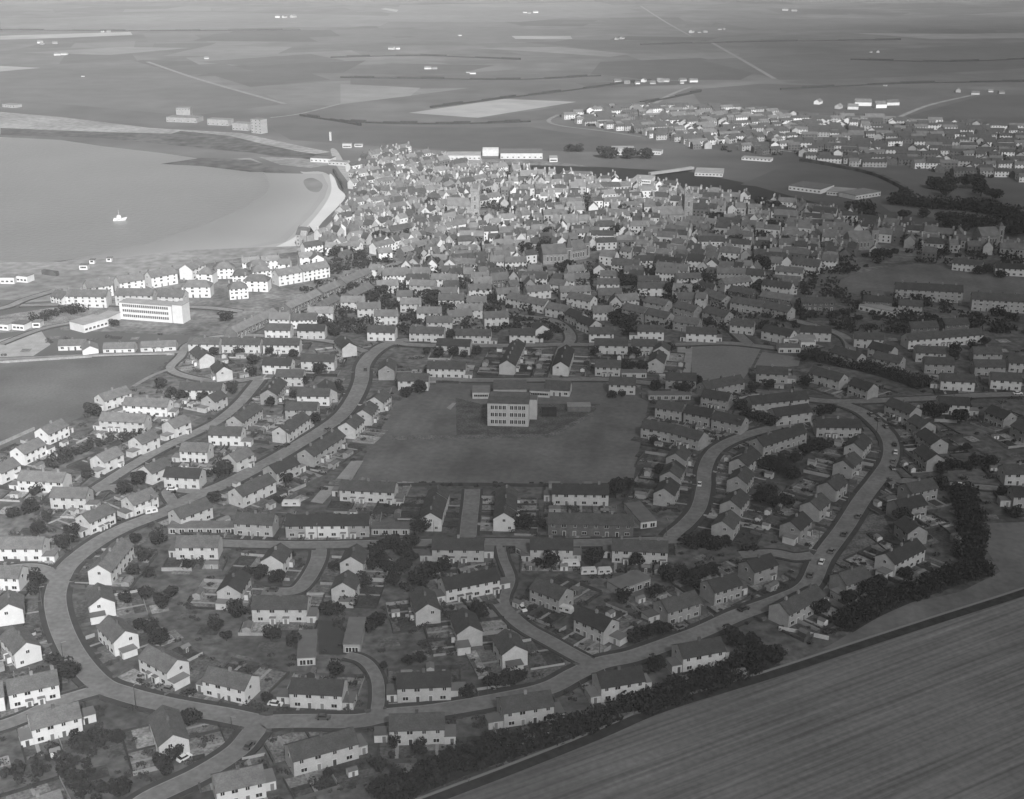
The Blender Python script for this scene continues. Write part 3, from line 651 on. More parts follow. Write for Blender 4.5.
for p1, p2, D_, h_, lb in [((0,284),(14,284),8,4,'low white shed at left edge of the near shore'),((16,282),(27,283),7,4,'small white shed beside the low one on the near shore'),((-6,330),(8,331),8,3.5,'pale low building at the left edge beyond the lawns'),
   ((12,330),(24,331),7,3.5,'second pale low building beyond the left lawns'),((32,328),(40,328),6,3,'small white hut at the lawn edge left of hotel wing'),((79,270),(87,270),5,3,'white hut on the grassy shore above the seafront flats'),
   ((89,264),(94,264),4,2.5,'tiny white hut nearest the waterline'),((106,262),(111,262),4,2.5,'tiny white hut right of the waterline hut'),((55,303),(66,303),9,4.5,'pale gabled house left end of the shore terraces')]:
    block('shore_building', lb, 'building', p1, p2, D_, h_, 'white', 'roof2', rows=1, n=3)
# ruined tall seafront building
r, L, D, an, c = block('seafront_hotel', 'tall dark gabled seafront building standing at the near end of beach', 'building', (296,246),(308,247), 9, 8, 'grey', 'roof1', rows=3, n=4, kind='t')
m = MB(); m.gableroof(L, D, 8.2, 4.5, 'roof1'); m.build('gable_roof', r)
m = MB(); m.gablewall(L*.5, 4, 8.2, 3, 'stone', Matrix.Translation((L*.2, -D/2, 0))); m.build('bay_gable', r)
link('chimney', CHIM, r, (-L/2+1, 0, 12.6)); link('chimney', CHIM, r, (L/2-1, 0, 12.6))
# churches
def church(label, px, py, th, tw, nl, spire=0, ang=0.2, pinn=1):
    c = G(px, py); root = empty('church', c, ang)
    m = MB(); m.box((0,0,0), (tw, tw, th), 'stone'); m.box((0,0,th), (tw+.6, tw+.6, .8), 'stone'); tw_ = m.build('tower', root)
    if pinn:
        for sx in (-1, 1):
            for sy in (-1, 1):
                q = MB(); q.box((sx*tw*.45, sy*tw*.45, th+.8), (1.2, 1.2, 4), 'stone', top=.15); q.build('pinnacle', tw_)
    if spire: q = MB(); q.box((0,0,th+.8), (tw*.9, tw*.9, spire), 'roof1', top=.03); q.build('spire', root)
    for s in (-1, 1):
        for z_ in (th*.35, th*.7):
            o = link('window', WIN['t'], root, (0, s*(tw/2+.01), z_), 0 if s < 0 else math.pi); o.scale = (1.3,1,2.4)
            o = link('window', WIN['t'], root, (s*(tw/2+.01), 0, z_), s*math.pi/2); o.scale = (1.3,1,2.4)
    T = Matrix.Translation((-nl/2-tw/2-.02, 2, 0))
    m = MB(); m.gablewall(nl, 12, 7, 5, 'stone', T); m.build('nave', root)
    m = MB(); m.gableroof(nl, 12, 7, 5, 'roof2', T); m.build('nave_roof', root)
    for k in range(5):
        o = link('window', WIN['t'], root, (-tw/2-3-(nl-6)*k/4, -4.03, 3.6)); o.scale = (1.1,1,2)
    FOOT.append((c, nl, 10, ang)); tag(root, label, 'church')
church('stone church with tall square pinnacled tower, right of the town centre', 686, 222, 20, 6.5, 24)
church('stone church with tall square tower at the middle of the old town', 475, 214, 18, 6.5, 18, pinn=1, ang=-.1)
church('church with small pointed spire above the middle rows', 568, 262, 9, 4, 16, spire=9, pinn=0)
church('small church with slim pale tower at far right of town', 998, 244, 12, 4, 14, spire=3, pinn=0)
church('church with pointed gable spire near white villas', 585, 257, 9, 4, 14, spire=7, pinn=0, ang=.6)
church('grey church with short spire in the right part of old town', 872, 248, 12, 5, 16, spire=5, pinn=0)

# ---------------------------------------------------------------- old town (rows along its streets)
def poly_in(x, y, P):
    r = False; n = len(P)
    for i in range(n):
        x1, y1 = P[i]; x2, y2 = P[(i+1) % n]
        if (y1 > y) != (y2 > y) and x < (x2-x1)*(y-y1)/(y2-y1)+x1: r = not r
    return r
TOWN = [(300,252),(332,228),(352,200),(352,172),(368,158),(400,152),(445,166),(560,178),(640,184),(700,196),(800,209),(880,226),(960,240),(1080,250),(1080,262),(940,260),(860,258),(820,272),(790,285),(810,300),(770,318),(600,326),(390,326),(330,318),(300,330),(240,330),(285,308),(350,290),(372,262),(320,262)]
FAR = [(562,121),(590,110),(700,107),(760,112),(830,118),(900,121),(1090,134),(1090,188),(1000,180),(935,176),(905,166),(860,169),(800,158),(700,150),(640,137)]
rng = random.Random(11)
town = []
def cand(poly, phi, step_r, step_l, e_rng, kind, dens):
    P = [G(x, y) for x, y in poly]; cp, sp_ = math.cos(phi), math.sin(phi)
    U = [(p.x*cp+p.y*sp_, -p.x*sp_+p.y*cp) for p in P]; x0, x1 = min(u[0] for u in U), max(u[0] for u in U); y, y1 = min(u[1] for u in U), max(u[1] for u in U)
    while y < y1:
        x = x0 + rng.uniform(0, 10); bend = rng.uniform(-.04, .04)
        while x < x1:
            L = rng.choice((6, 8, 9, 11, 14, 18) if kind == 'old' else (9, 12, 16, 22))
            xx, yy = x+L/2, y + bend*(x-x0) + rng.uniform(-2, 2)
            p = Vector((xx*cp-yy*sp_, xx*sp_+yy*cp, 0)); q = PX(p)
            ok = poly_in(q[0], q[1], poly) and not inside_house(p, 7) and -30 < q[0] < 1054 and neardist(p)[0] > 5
            if ok and rng.random() < dens:
                an = phi+bend + (rng.choice((0, 0, 0, .3, 1.57, 1.4, -.2)) if kind == 'old' else rng.choice((0, 0, .08, -.05, .35, 1.3)))
                if abs(an-phi) > 1: L = min(L, 9)
                town.append((p, L, rng.uniform(5.8, 7.4) if kind == 'old' else 7.5, an, rng.uniform(*e_rng), kind, q))
            x += L + rng.choice((.3, .3, .5, 3, rng.uniform(2, 12)))
        y += step_r*rng.uniform(0.85, 1.2)
TL = [(332,228),(352,200),(352,172),(368,158),(400,152),(445,166),(505,172),(500,205),(470,232),(440,262),(372,262),(320,262),(300,252)]
TM = [(505,172),(560,178),(640,184),(660,190),(640,240),(600,262),(440,262),(470,232),(500,205)]
TR = [(660,190),(700,196),(800,209),(880,226),(960,240),(1080,250),(1080,262),(940,260),(860,258),(820,272),(790,285),(810,300),(770,318),(640,318),(600,262),(640,240)]
TB = [(320,262),(600,262),(640,318),(600,326),(390,326),(330,318),(300,330),(240,330),(285,308),(350,290),(372,262)]
cand(TL, .85, 12.5, 0, (4.2, 6.4), 'old', .85)
cand(TM, .18, 12.5, 0, (4.2, 6.6), 'old', .88)
cand(TR, -.35, 12.5, 0, (4.2, 6.4), 'old', .88)
cand(TB, .08, 12.5, 0, (4.2, 5.8), 'old', .85)
cand([(562,121),(590,110),(700,107),(760,112),(800,116),(790,157),(700,150),(640,137)], .35, 17, 0, (4.4, 5.2), 'far', .85)
cand([(800,116),(900,121),(1090,134),(1090,188),(1000,180),(935,176),(905,166),(860,169),(790,157)], -.12, 17, 0, (4.4, 5.2), 'far', .85)
town.sort(key=lambda t: -(t[6][1]))
N_IND = 70
def simple_house(m, T, L, D, e, rise, wall, roof, ch):
    m.gablewall(L, D, e, rise, wall, T); m.gableroof(L, D, e, rise, roof, T, ov=.15)
    if ch:
        for s in (-1, 1): m.box((s*(L/2-.7), 0, e+rise-.5), (1.3, .9, 2.3), ch, T)
    for s in (-1, 1):
        for k in range(max(2, int(L/3))):
            for z_ in ((1.0, 3.5) if e > 4 else (1.0,)):
                x = -L/2+L*(k+.5)/max(2, int(L/3)); m.box((x, s*(D/2), z_), (1.0, .1, 1.2), 'pane', T)
rest = MB()
for i, (p, L, D, an, e, kind, q) in enumerate(town):
    white = rng.random()
    wall = ('white' if white < (.36 if q[0] < 600 else .26) else 'light' if white < .5 else 'grey' if white < .8 else 'brick') if kind == 'old' else ('white' if white < .16 else 'light' if white < .45 else 'grey' if white < .8 else 'brick')
    roof = rng.choice(('roof1','roof2','roof0','roof0','flat','roof1') if kind == 'old' else ('roof1','roof0','roof0'))
    rise = rng.uniform(2.6, 3.8) if kind == 'old' else 2.4
    if i < N_IND:
        side = 'left' if q[0] < 400 else 'middle' if q[0] < 620 else 'right'
        r = make_house(p-Vector((math.cos(an), math.sin(an), 0))*L/2, p+Vector((math.cos(an), math.sin(an), 0))*L/2, e=e, rise=rise, D=D, wall=wall, roof=roof, chim=2, detail=1, unit=5)
        lb = '%s old town house with chimneys at each gable, near %s part' % (WALLN[wall], side)
        tag(r[0], lb, 'house', 'old houses, %s %s' % (WALLN[wall], side))
        FOOT.pop()
    else:
        simple_house(rest, Matrix.Translation(p) @ Matrix.Rotation(an, 4, 'Z'), L, D, e, rise, wall, roof, ('light' if rng.random() < .15 else 'grey' if rng.random() < .5 else 'brick') if kind == 'old' else None)
ro = rest.build('distant_town_houses')
tag(ro, 'densely packed slate roofed houses of the old town and the far estate', 'houses', kind='stuff')

# far farmsteads
for i, (x, y, n, s, lb) in enumerate([(45,44,3,1.2,'pale farm group near the left dunes'),(105,32,2,1,'small farm on the left skyline strip'),(207,59,1,1,'lone white cottage in the left fields'),(283,18,3,1.6,'large pale farm beyond the dark ridge field'),
   (80,78,1,.6,'tiny white hut in left fields'),(393,50,2,1,'pale farm buildings above the pale field'),(460,36,1,.9,'white cottage on a straight hedge line'),(530,13,3,1.2,'farm among far central fields'),(432,68,2,1,'low farm in mid fields'),
   (470,73,2,.8,'pair of low barns in mid fields'),(620,39,2,1,'farm right of the far central fields'),(640,83,6,1,'row of pale cottages along the dark fields'),(675,82,5,1,'long row of cottages right of the pale cottages'),(697,32,3,1.2,'farm beside the far road at top'),
   (720,29,2,1,'small farm just right of the far road'),(858,107,6,1.5,'large white farm complex above the far estate'),(965,93,2,1,'farm at the end of the right track'),(993,92,2,.9,'barn pair right of the track farm'),
   (875,53,2,.8,'small farm in dark right fields'),(885,86,1,.8,'lone cottage above the white complex'),(790,11,2,1.2,'farm on the far right skyline'),(60,160/2.9,2,1,'low farm below the left dunes')]):
    root = empty('farmstead', G(x, y), rng.uniform(-.2, .2))
    for k in range(n):
        m = MB(); T = Matrix.Translation(((k-(n-1)/2)*12*s+rng.uniform(-3,3), rng.uniform(-25, 25), 0)) @ Matrix.Rotation(rng.choice((0,.3,1.2,-.4)), 4, 'Z')
        s2 = rng.uniform(.5, .95)*s; L = rng.uniform(10, 16)*s2
        m.gablewall(L, 7*s2, 3.5*s2, 2.5*s2, rng.choice(('white','light','grey')), T); m.build('wall', root)
        m = MB(); m.gableroof(L, 7*s2, 3.5*s2, 2.5*s2, rng.choice(('roof2','roof1')), T); m.build('roof', root)
    tag(root, lb, 'farm')
for i, P in enumerate([[(430,108),(500,99),(560,92),(650,80)],[(340,78),(420,79),(520,80),(600,76)],[(560,117),(640,104),(700,92)],[(340,122),(400,124),(470,124),(530,122)],[(0,30),(100,31),(200,31),(300,30)],[(640,45),(760,42),(900,40)],[(300,116),(340,122),(360,126)],[(780,90),(900,84),(1024,82)],[(330,58),(420,56),(520,60)],[(850,60),(950,62),(1050,58)]]):
    Q = smoothline([G(x, y) for x, y in P], 4); A, B = offset(Q, 1.5), offset(Q, -1.5); m = MB()
    for k in range(len(Q)-1):
        h = 2.5+1*math.sin(k*2.1)
        p = [A[k], B[k], B[k+1], A[k+1]]
        m.hull([(v.x, v.y, 0) for v in p]+[(v.x, v.y, h) for v in p], [(0,1,5,4),(1,2,6,5),(2,3,7,6),(3,0,4,7),(4,5,6,7)], 'leaf')
    tag(m.build('field_hedge'), 'dark far field hedge line, %s counted from nearest drawn' % ordinal(i+1) if 0 else 'dark thin hedge line across the far fields', 'hedge', 'far field hedges')

# ---------------------------------------------------------------- trees
def leafcloud(m, blobs, n, size, mat, rg):
    for _ in range(n):
        bx, by, bz, br = rg.choice(blobs)
        while True:
            v = Vector((rg.uniform(-1,1), rg.uniform(-1,1), rg.uniform(-1,1)))
            if 0.2 < v.length < 1: break
        v = v.normalized()*(v.length**0.4)
        p = Vector((bx, by, bz)) + Vector((v.x*br, v.y*br, v.z*br*.8))
        if p.z < 0.05: p.z = 0.05+rg.random()*.3
        a = Vector((rg.gauss(0,1), rg.gauss(0,1), rg.gauss(0,1))).normalized(); nn = (v+a*.9).normalized()
        t = nn.orthogonal().normalized(); t = Matrix.Rotation(rg.uniform(0, 6.28), 3, nn) @ t; b = nn.cross(t)
        s = size*rg.uniform(.6, 1.3)
        m.quad([p-t*s-b*s*.6, p+t*s*.9-b*s*.7, p+t*s+b*s*.6, p-t*s*.8+b*s*.7], mat)
TREES = []
for k in range(4):
    rg = random.Random(100+k); m = MB(); h = 1.0
    blobs = [(rg.uniform(-.26,.26), rg.uniform(-.26,.26), rg.uniform(.35,.78), rg.uniform(.16,.3)) for _ in range(9)]
    leafcloud(m, blobs, 1000, .045, 'leaf', rg); cr = m.mesh('crown')
    m = MB(); m.box((0,0,0), (.06,.06,.55), 'bark', top=.5)
    for j in range(5):
        a = j*1.3+k; T = Matrix.Translation((0,0,.25+.05*j)) @ Matrix.Rotation(a, 4, 'Z') @ Matrix.Rotation(.7, 4, 'Y'); m.box((0,0,0), (.03,.03,.3), 'bark', T, top=.4)
    TREES.append((cr, m.mesh('trunk')))
SHR = []
for k in range(3):
    rg = random.Random(200+k); m = MB()
    leafcloud(m, [(rg.uniform(-.4,.4), rg.uniform(-.3,.3), rg.uniform(.2,.5), rg.uniform(.3,.45)) for _ in range(4)], 110, .12, 'leaf2', rg); SHR.append(m.mesh('shrub'))
def nearest_phrase(p):
    return min(HOUSES, key=lambda h: (h['c']-p).length_squared)['phrase']
TD = {
 'A': [(215,262,4),(270,315,7),(540,430,6),(605,440,4),(760,500,8),(660,700,7),(700,640,5),(640,190,6),(600,130,5),(860,125,6),(905,165,4),(945,70,8),(560,120,5),(400,580,5),(340,590,5),(470,570,4),(480,780,5),(580,770,5)],
 'B': [(60,165,5),(150,190,6),(285,60,5),(885,75,6),(605,262,4),(655,252,4),(945,350,5),(1000,345,6),(550,592,4),(655,575,5),(300,665,3),(840,388,4),(40,410,4),(490,690,5),(315,305,5),(480,110,6),(450,130,4),(510,280,3)],
 'C': [(570,290,6),(490,170,5),(540,160,5),(600,145,5),(900,190,6),(960,195,6),(145,100,3),(20,330,5),(870,160,6)],
 'D': [(185,190,6),(640,180,6),(155,270,6),(240,320,6),(60,300,5),(200,385,6),(370,410,7),(325,445,6),(445,95,5),(700,430,5),(800,430,6),(720,110,7),(800,105,8),(180,650,7),(175,690,5),(740,520,6),(680,595,5),(760,600,4),(745,715,6),(640,735,5),(830,760,6),(875,700,5),(960,560,4)],
 'E': [(455,100,5),(75,225,5),(20,290,6),(385,640,6),(300,620,6),(180,795,9),(840,660,8),(880,560,6),(940,470,6),(990,470,7),(900,520,6),(400,225,4),(475,502,3),(680,560,3),(655,795,6),(940,560,6),(985,640,5),(240,600,5)],
 'F': [(100,370,7),(625,360,7),(600,350,5),(720,350,5),(20,580,9),(60,530,9),(150,600,8),(230,580,7),(90,640,7),(775,555,7),(985,545,7),(700,555,4),(395,795,5),(60,460,7),(10,500,7)],
 'G': [(90,170,7),(140,150,6),(60,180,5),(460,450,7),(530,450,7),(590,465,7),(690,490,6),(760,490,7),(330,600,8),(400,620,7),(520,610,6),(570,600,6),(470,650,7),(290,710,9),(120,730,6),(180,540,6),(880,250,10),(940,240,9),(820,220,7),(980,100,8),(900,70,6),(640,450,5),(370,640,6)],
 'J': [(450,265,7),(640,140,7),(480,545,5),(290,600,7),(350,610,7),(215,660,6),(90,715,7),(980,265,5),(920,160,5),(640,55,6),(670,40,5)],
 'K': [(490,500,7),(820,350,7),(780,450,4),(465,480,6),(880,400,6),(950,400,6)],
 'L': [(165,380,7),(260,290,9),(270,230,8),(210,170,9),(610,275,7),(535,335,6),(700,365,8),(590,525,8),(690,80,10),(20,400,6),(480,200,6),(70,190,8),(350,180,5),(480,400,4),(360,450,6),(150,770,7),(120,799,7),(185,740,6),(440,455,3)],
 'M': [(100,375,7),(30,400,6),(390,180,9),(200,175,6),(270,195,7),(330,180,5),(130,180,5),(755,105,6),(260,95,6),(510,312,4),(1000,185,8),(720,110,5)],
 'N': [(175,190,8),(360,170,8),(170,260,8),(210,265,8),(130,260,7),(280,360,8),(395,375,6),(440,385,7),(710,465,8),(750,510,9),(790,520,9),(830,530,9),(870,525,8),(780,375,6),(860,362,6),(150,80,6),(500,335,6),(880,760,7),(960,790,9),(1000,730,10),(930,740,8),(830,765,6),(300,790,5),(270,640,5),(60,400,4),(110,395,4)],
 'O': [(100,440,10),(140,430,9),(20,620,9),(50,600,8),(100,610,7),(640,445,7),(580,430,8),(610,445,7),(700,190,7),(780,140,8),(840,120,8),(730,475,7),(650,705,6),(700,690,6),(800,680,6),(860,675,6),(760,690,5),(380,362,4),(25,305,7),(10,190,9),(760,600,4),(700,150,6),(210,120,7),(500,110,6)],
 'P': [(700,520,5),(580,650,5)],
 'Q': [(690,700,9),(660,680,8),(700,290,9),(760,300,9),(730,285,8),(920,220,10),(960,220,8),(530,620,7),(555,615,6),(880,520,8),(780,490,8),(930,475,8),(820,305,8),(130,620,6),(500,630,6)],
 'R': [(440,275,9),(490,278,9),(415,270,7),(520,270,7),(730,265,10),(760,200,9),(790,250,9),(640,275,8),(320,320,9),(860,365,8),(840,370,7),(160,530,9),(180,540,8),(240,575,7),(480,170,8),(70,350,6),(900,270,8),(300,390,6),(150,60,8),(40,210,7),(300,95,7),(230,150,6),(740,90,7),(620,150,7)],
 'S': [(90,105,9),(140,105,9),(120,100,8),(400,500,9),(450,500,9),(500,500,8),(350,490,8),(540,425,8),(280,385,7),(150,435,8),(110,430,8),(60,620,7),(140,650,8),(480,310,9),(820,360,10),(780,350,9),(850,285,10),(820,50,11),(880,70,11),(850,170,12),(900,175,11),(230,165,8),(80,190,9),(600,125,9),(670,235,9),(700,230,8),(940,245,10),(820,470,8),(870,450,8),(560,400,7),(620,280,8),(200,105,8),(700,60,7)],
 'T': [(660,120,12),(690,140,11),(250,85,10),(310,95,10),(230,60,9),(380,275,9),(350,270,8),(800,330,6),(850,335,7),(900,345,5),(470,90,8),(420,210,8),(500,200,8),(560,80,8),(160,120,8),(720,150,9),(870,150,9),(930,160,9),(980,165,9)],
 'I': [(430,620,8),(560,460,6),(850,490,7),(260,350,9),(740,230,9),(590,460,7),(150,500,8),(30,500,8),(330,440,7),(880,330,7),(40,640,8),(170,640,9),(280,650,8),(220,590,7)],
 'U': [(230,320,12),(260,325,12),(350,325,12),(440,325,12),(50,290,9),(90,290,9),(340,630,10),(430,700,9),(290,720,8),(760,670,10),(800,660,9)],
 'V': [(560,480,12),(600,490,13),(640,480,13),(720,480,12),(760,480,13),(790,480,11),(620,520,11),(800,520,11),(860,540,12),(150,600,10),(210,610,11),(620,670,12),(650,670,12),(400,520,9),(420,530,9),(240,335,9)],
}
tl = []
for t, lst in TD.items():
    for x, y, h in lst:
        q = tp(t, x, y); p = G(*q)
        d, _ = neardist(p)
        if d < h*.18: continue
        if inside_house(p, .3):
            p = p + Vector((0, -5, 0))
            if inside_house(p, .3): continue
        tl.append((q, p, h, nearest_phrase(p)))
cnt = {}
tl.sort(key=lambda t: t[0][0])
rg = random.Random(5)
for q, p, h, ph in tl:
    cnt[ph] = cnt.get(ph, 0)+1
    r = empty('tree', p, rg.uniform(0, 6.28)); cr, tk = rg.choice(TREES); sc = h*rg.uniform(.9, 1.1); wsc = sc*rg.uniform(1.0, 1.4)
    if q[1] < 330: wsc *= 1.15
    if q[1] > 330: sc *= min(1, 7.5/h); wsc *= min(1, 7.5/h);
    if q[1] > 330: wsc *= .9; sc *= (.8 if h > 7 else 1); wsc *= (.8 if h > 7 else 1)
    r.scale = (wsc, wsc, sc)
    link('trunk', tk, r); link('crown', cr, r)
    tag(r, 'dark bushy tree, %s from left %s' % (ordinal(cnt[ph]), ph), 'tree', 'garden trees ' + ph)

# belts of bushes
def belt(label, pts, wd, h, dens=6.0, tile='p', name='shelter_hedge'):
    P = smoothline([G(*tp(tile, x, y)) for x, y in pts], 8); m = MB(); rg = random.Random(len(pts)+int(wd*10)+int(pts[0][0]))
    ln = sum((b-a).length for a, b in zip(P, P[1:])); blobs = []
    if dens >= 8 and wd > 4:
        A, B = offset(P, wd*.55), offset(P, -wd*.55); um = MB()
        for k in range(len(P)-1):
            um.quad([(v.x, v.y, .296) for v in (A[k], B[k], B[k+1], A[k+1])], 'weeds_shade')
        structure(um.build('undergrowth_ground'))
    for i in range(int(ln*wd/(3.2 if dens >= 8 else 6))):
        k = rg.randrange(len(P)-1); a, b = P[k], P[k+1]; t = rg.random(); c = a+(b-a)*t
        d = (b-a).normalized(); off = rg.uniform(-wd/2, wd/2); r_ = rg.uniform(.7, 1.3)*h*.45
        blobs.append((c.x-d.y*off, c.y+d.x*off, r_*rg.uniform(.7,1.3), r_))
    leafcloud(m, blobs, int(ln*wd*dens), .42 if dens > 3 else 1.0, 'leaf', rg)
    tag(m.build(name), label, 'hedge')
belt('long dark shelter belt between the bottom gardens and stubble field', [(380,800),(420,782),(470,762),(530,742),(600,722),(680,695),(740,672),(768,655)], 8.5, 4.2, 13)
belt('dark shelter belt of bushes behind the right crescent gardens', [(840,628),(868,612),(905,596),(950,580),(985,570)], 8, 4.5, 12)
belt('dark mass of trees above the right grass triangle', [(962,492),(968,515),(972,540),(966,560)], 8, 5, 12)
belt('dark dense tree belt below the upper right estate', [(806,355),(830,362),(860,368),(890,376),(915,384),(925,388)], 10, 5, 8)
belt('dark wood edge along the river meadow at right', [(893,203),(915,206),(940,208),(962,210)], 16, 9, 2)
belt('second dark wood strip right of the river meadow', [(965,209),(985,212),(1005,216),(1020,224)], 18, 9, 2)
belt('dark wood at the far right below the meadow', [(960,224),(985,228),(1010,231),(1050,236)], 16, 9, 2)
belt('thick garden hedge mass above the left white houses', [(48,468),(62,460),(80,450),(110,441),(150,437)], 8, 3.5)
belt('overgrown hedge in the bottom left gardens', [(5,780),(30,770),(60,757),(80,745),(100,748)], 8, 3)
belt('overgrown hedge running down to the bottom left corner', [(70,765),(80,780),(95,795),(110,800)], 7, 3)
belt('hedge line between lawns by the hotel', [(36,322),(55,316),(72,312),(80,314)], 9, 5)
belt('dark hedge beside the left diagonal road', [(213,478),(222,472),(235,464)], 6, 5)
belt('bushes along the pavement above the garage court', [(330,615),(345,606),(362,602)], 5, 3)
belt('dark hedges behind the straight street terraces', [(375,548),(380,560),(392,575),(408,590)], 3.5, 3)
belt('thicket between the caravans and the lower road houses', [(648,560),(665,570),(690,575),(712,570)], 3.5, 3)
belt('thicket right of the stepped row by footpath', [(685,548),(705,548),(730,550),(755,552)], 3, 2.5)
belt('dark thicket inside the right crescent', [(765,492),(778,500),(790,505)], 5, 4)
belt('tree strip by the far estate edge', [(1000,228),(1030,234)], 12, 8, 2)
belt('dark hedge along the straight wall below the school field', [(420,484),(440,486),(548,486)], 2.0, 1.4, 9)
# field wall, and a flat strip coloured as the shade of its ditch
def wall_line(name, label, cat, pts, w_, h, mat, z0=0):
    P = smoothline([G(x, y) for x, y in pts], 6); A, B = offset(P, w_/2), offset(P, -w_/2); m = MB()
    for k in range(len(P)-1):
        p = [A[k], B[k], B[k+1], A[k+1]]
        m.hull([(v.x, v.y, z0) for v in p]+[(v.x, v.y, z0+h) for v in p], [(0,1,5,4),(1,2,6,5),(2,3,7,6),(3,0,4,7),(4,5,6,7)], mat)
    tag(m.build(name), label, cat)
FW = [(380,815),(430,796),(512,765),(593,733),(660,705),(768,672),(850,645),(930,619),(1024,589),(1100,562)]
wall_line('field_wall', 'pale dry stone wall running along the top of the stubble field', 'wall', FW, .3, .9, 'chim')
Pd = [G(x, y) for x, y in FW]; Pd = smoothline(Pd, 6); m = MB(); A, B = offset(Pd, -.4), offset(Pd, -3.8)
for k in range(len(Pd)-1): m.quad([(v.x, v.y, .42) for v in (A[k], B[k], B[k+1], A[k+1])], 'weeds_shade')
structure(m.build('ditch_shade_strip'))
wall_line('garden_wall', 'low white garden wall below the last crescent house', 'wall', [(778,630),(800,634),(828,640)], .4, 1.3, 'light')
wall_line('school_wall', 'dark boundary wall along the lower side of school field', 'wall', [(352,487),(460,486),(548,487),(634,486)], .3, 1.4, 'fence')
wall_line('sea_wall', 'dark sloping sea wall path above the beach', 'wall', [(333,172),(338,180),(344,192)], 1.5, 3, 'rock')
wall_line('pasture_wall', 'stone wall along the lower left edge of the pasture', 'wall', [(-20,452),(0,445),(34,430)], .8, 1.3, 'stone')
wall_line('pasture_wall', 'stone wall along the top of the dark pasture', 'wall', [(-60,365),(0,363),(100,357),(174,355)], .8, 1.1, 'stone')
wall_line('field_boundary', 'dark curving boundary of the round-edged field beyond the river', 'wall', [(800,161),(840,168),(875,176),(905,190)], 4, 3, 'rock')
wall_line('pier', 'dark slatted pier at the pale shore by the bay', 'pier', [(43,274),(57,276)], 3, 3, 'fence')
# footbridge across the river
wall_line('footbridge', 'thin pale footbridge crossing the dark river', 'bridge', [(649,177),(672,174),(692,171)], 4, 2, 'concrete', 2)

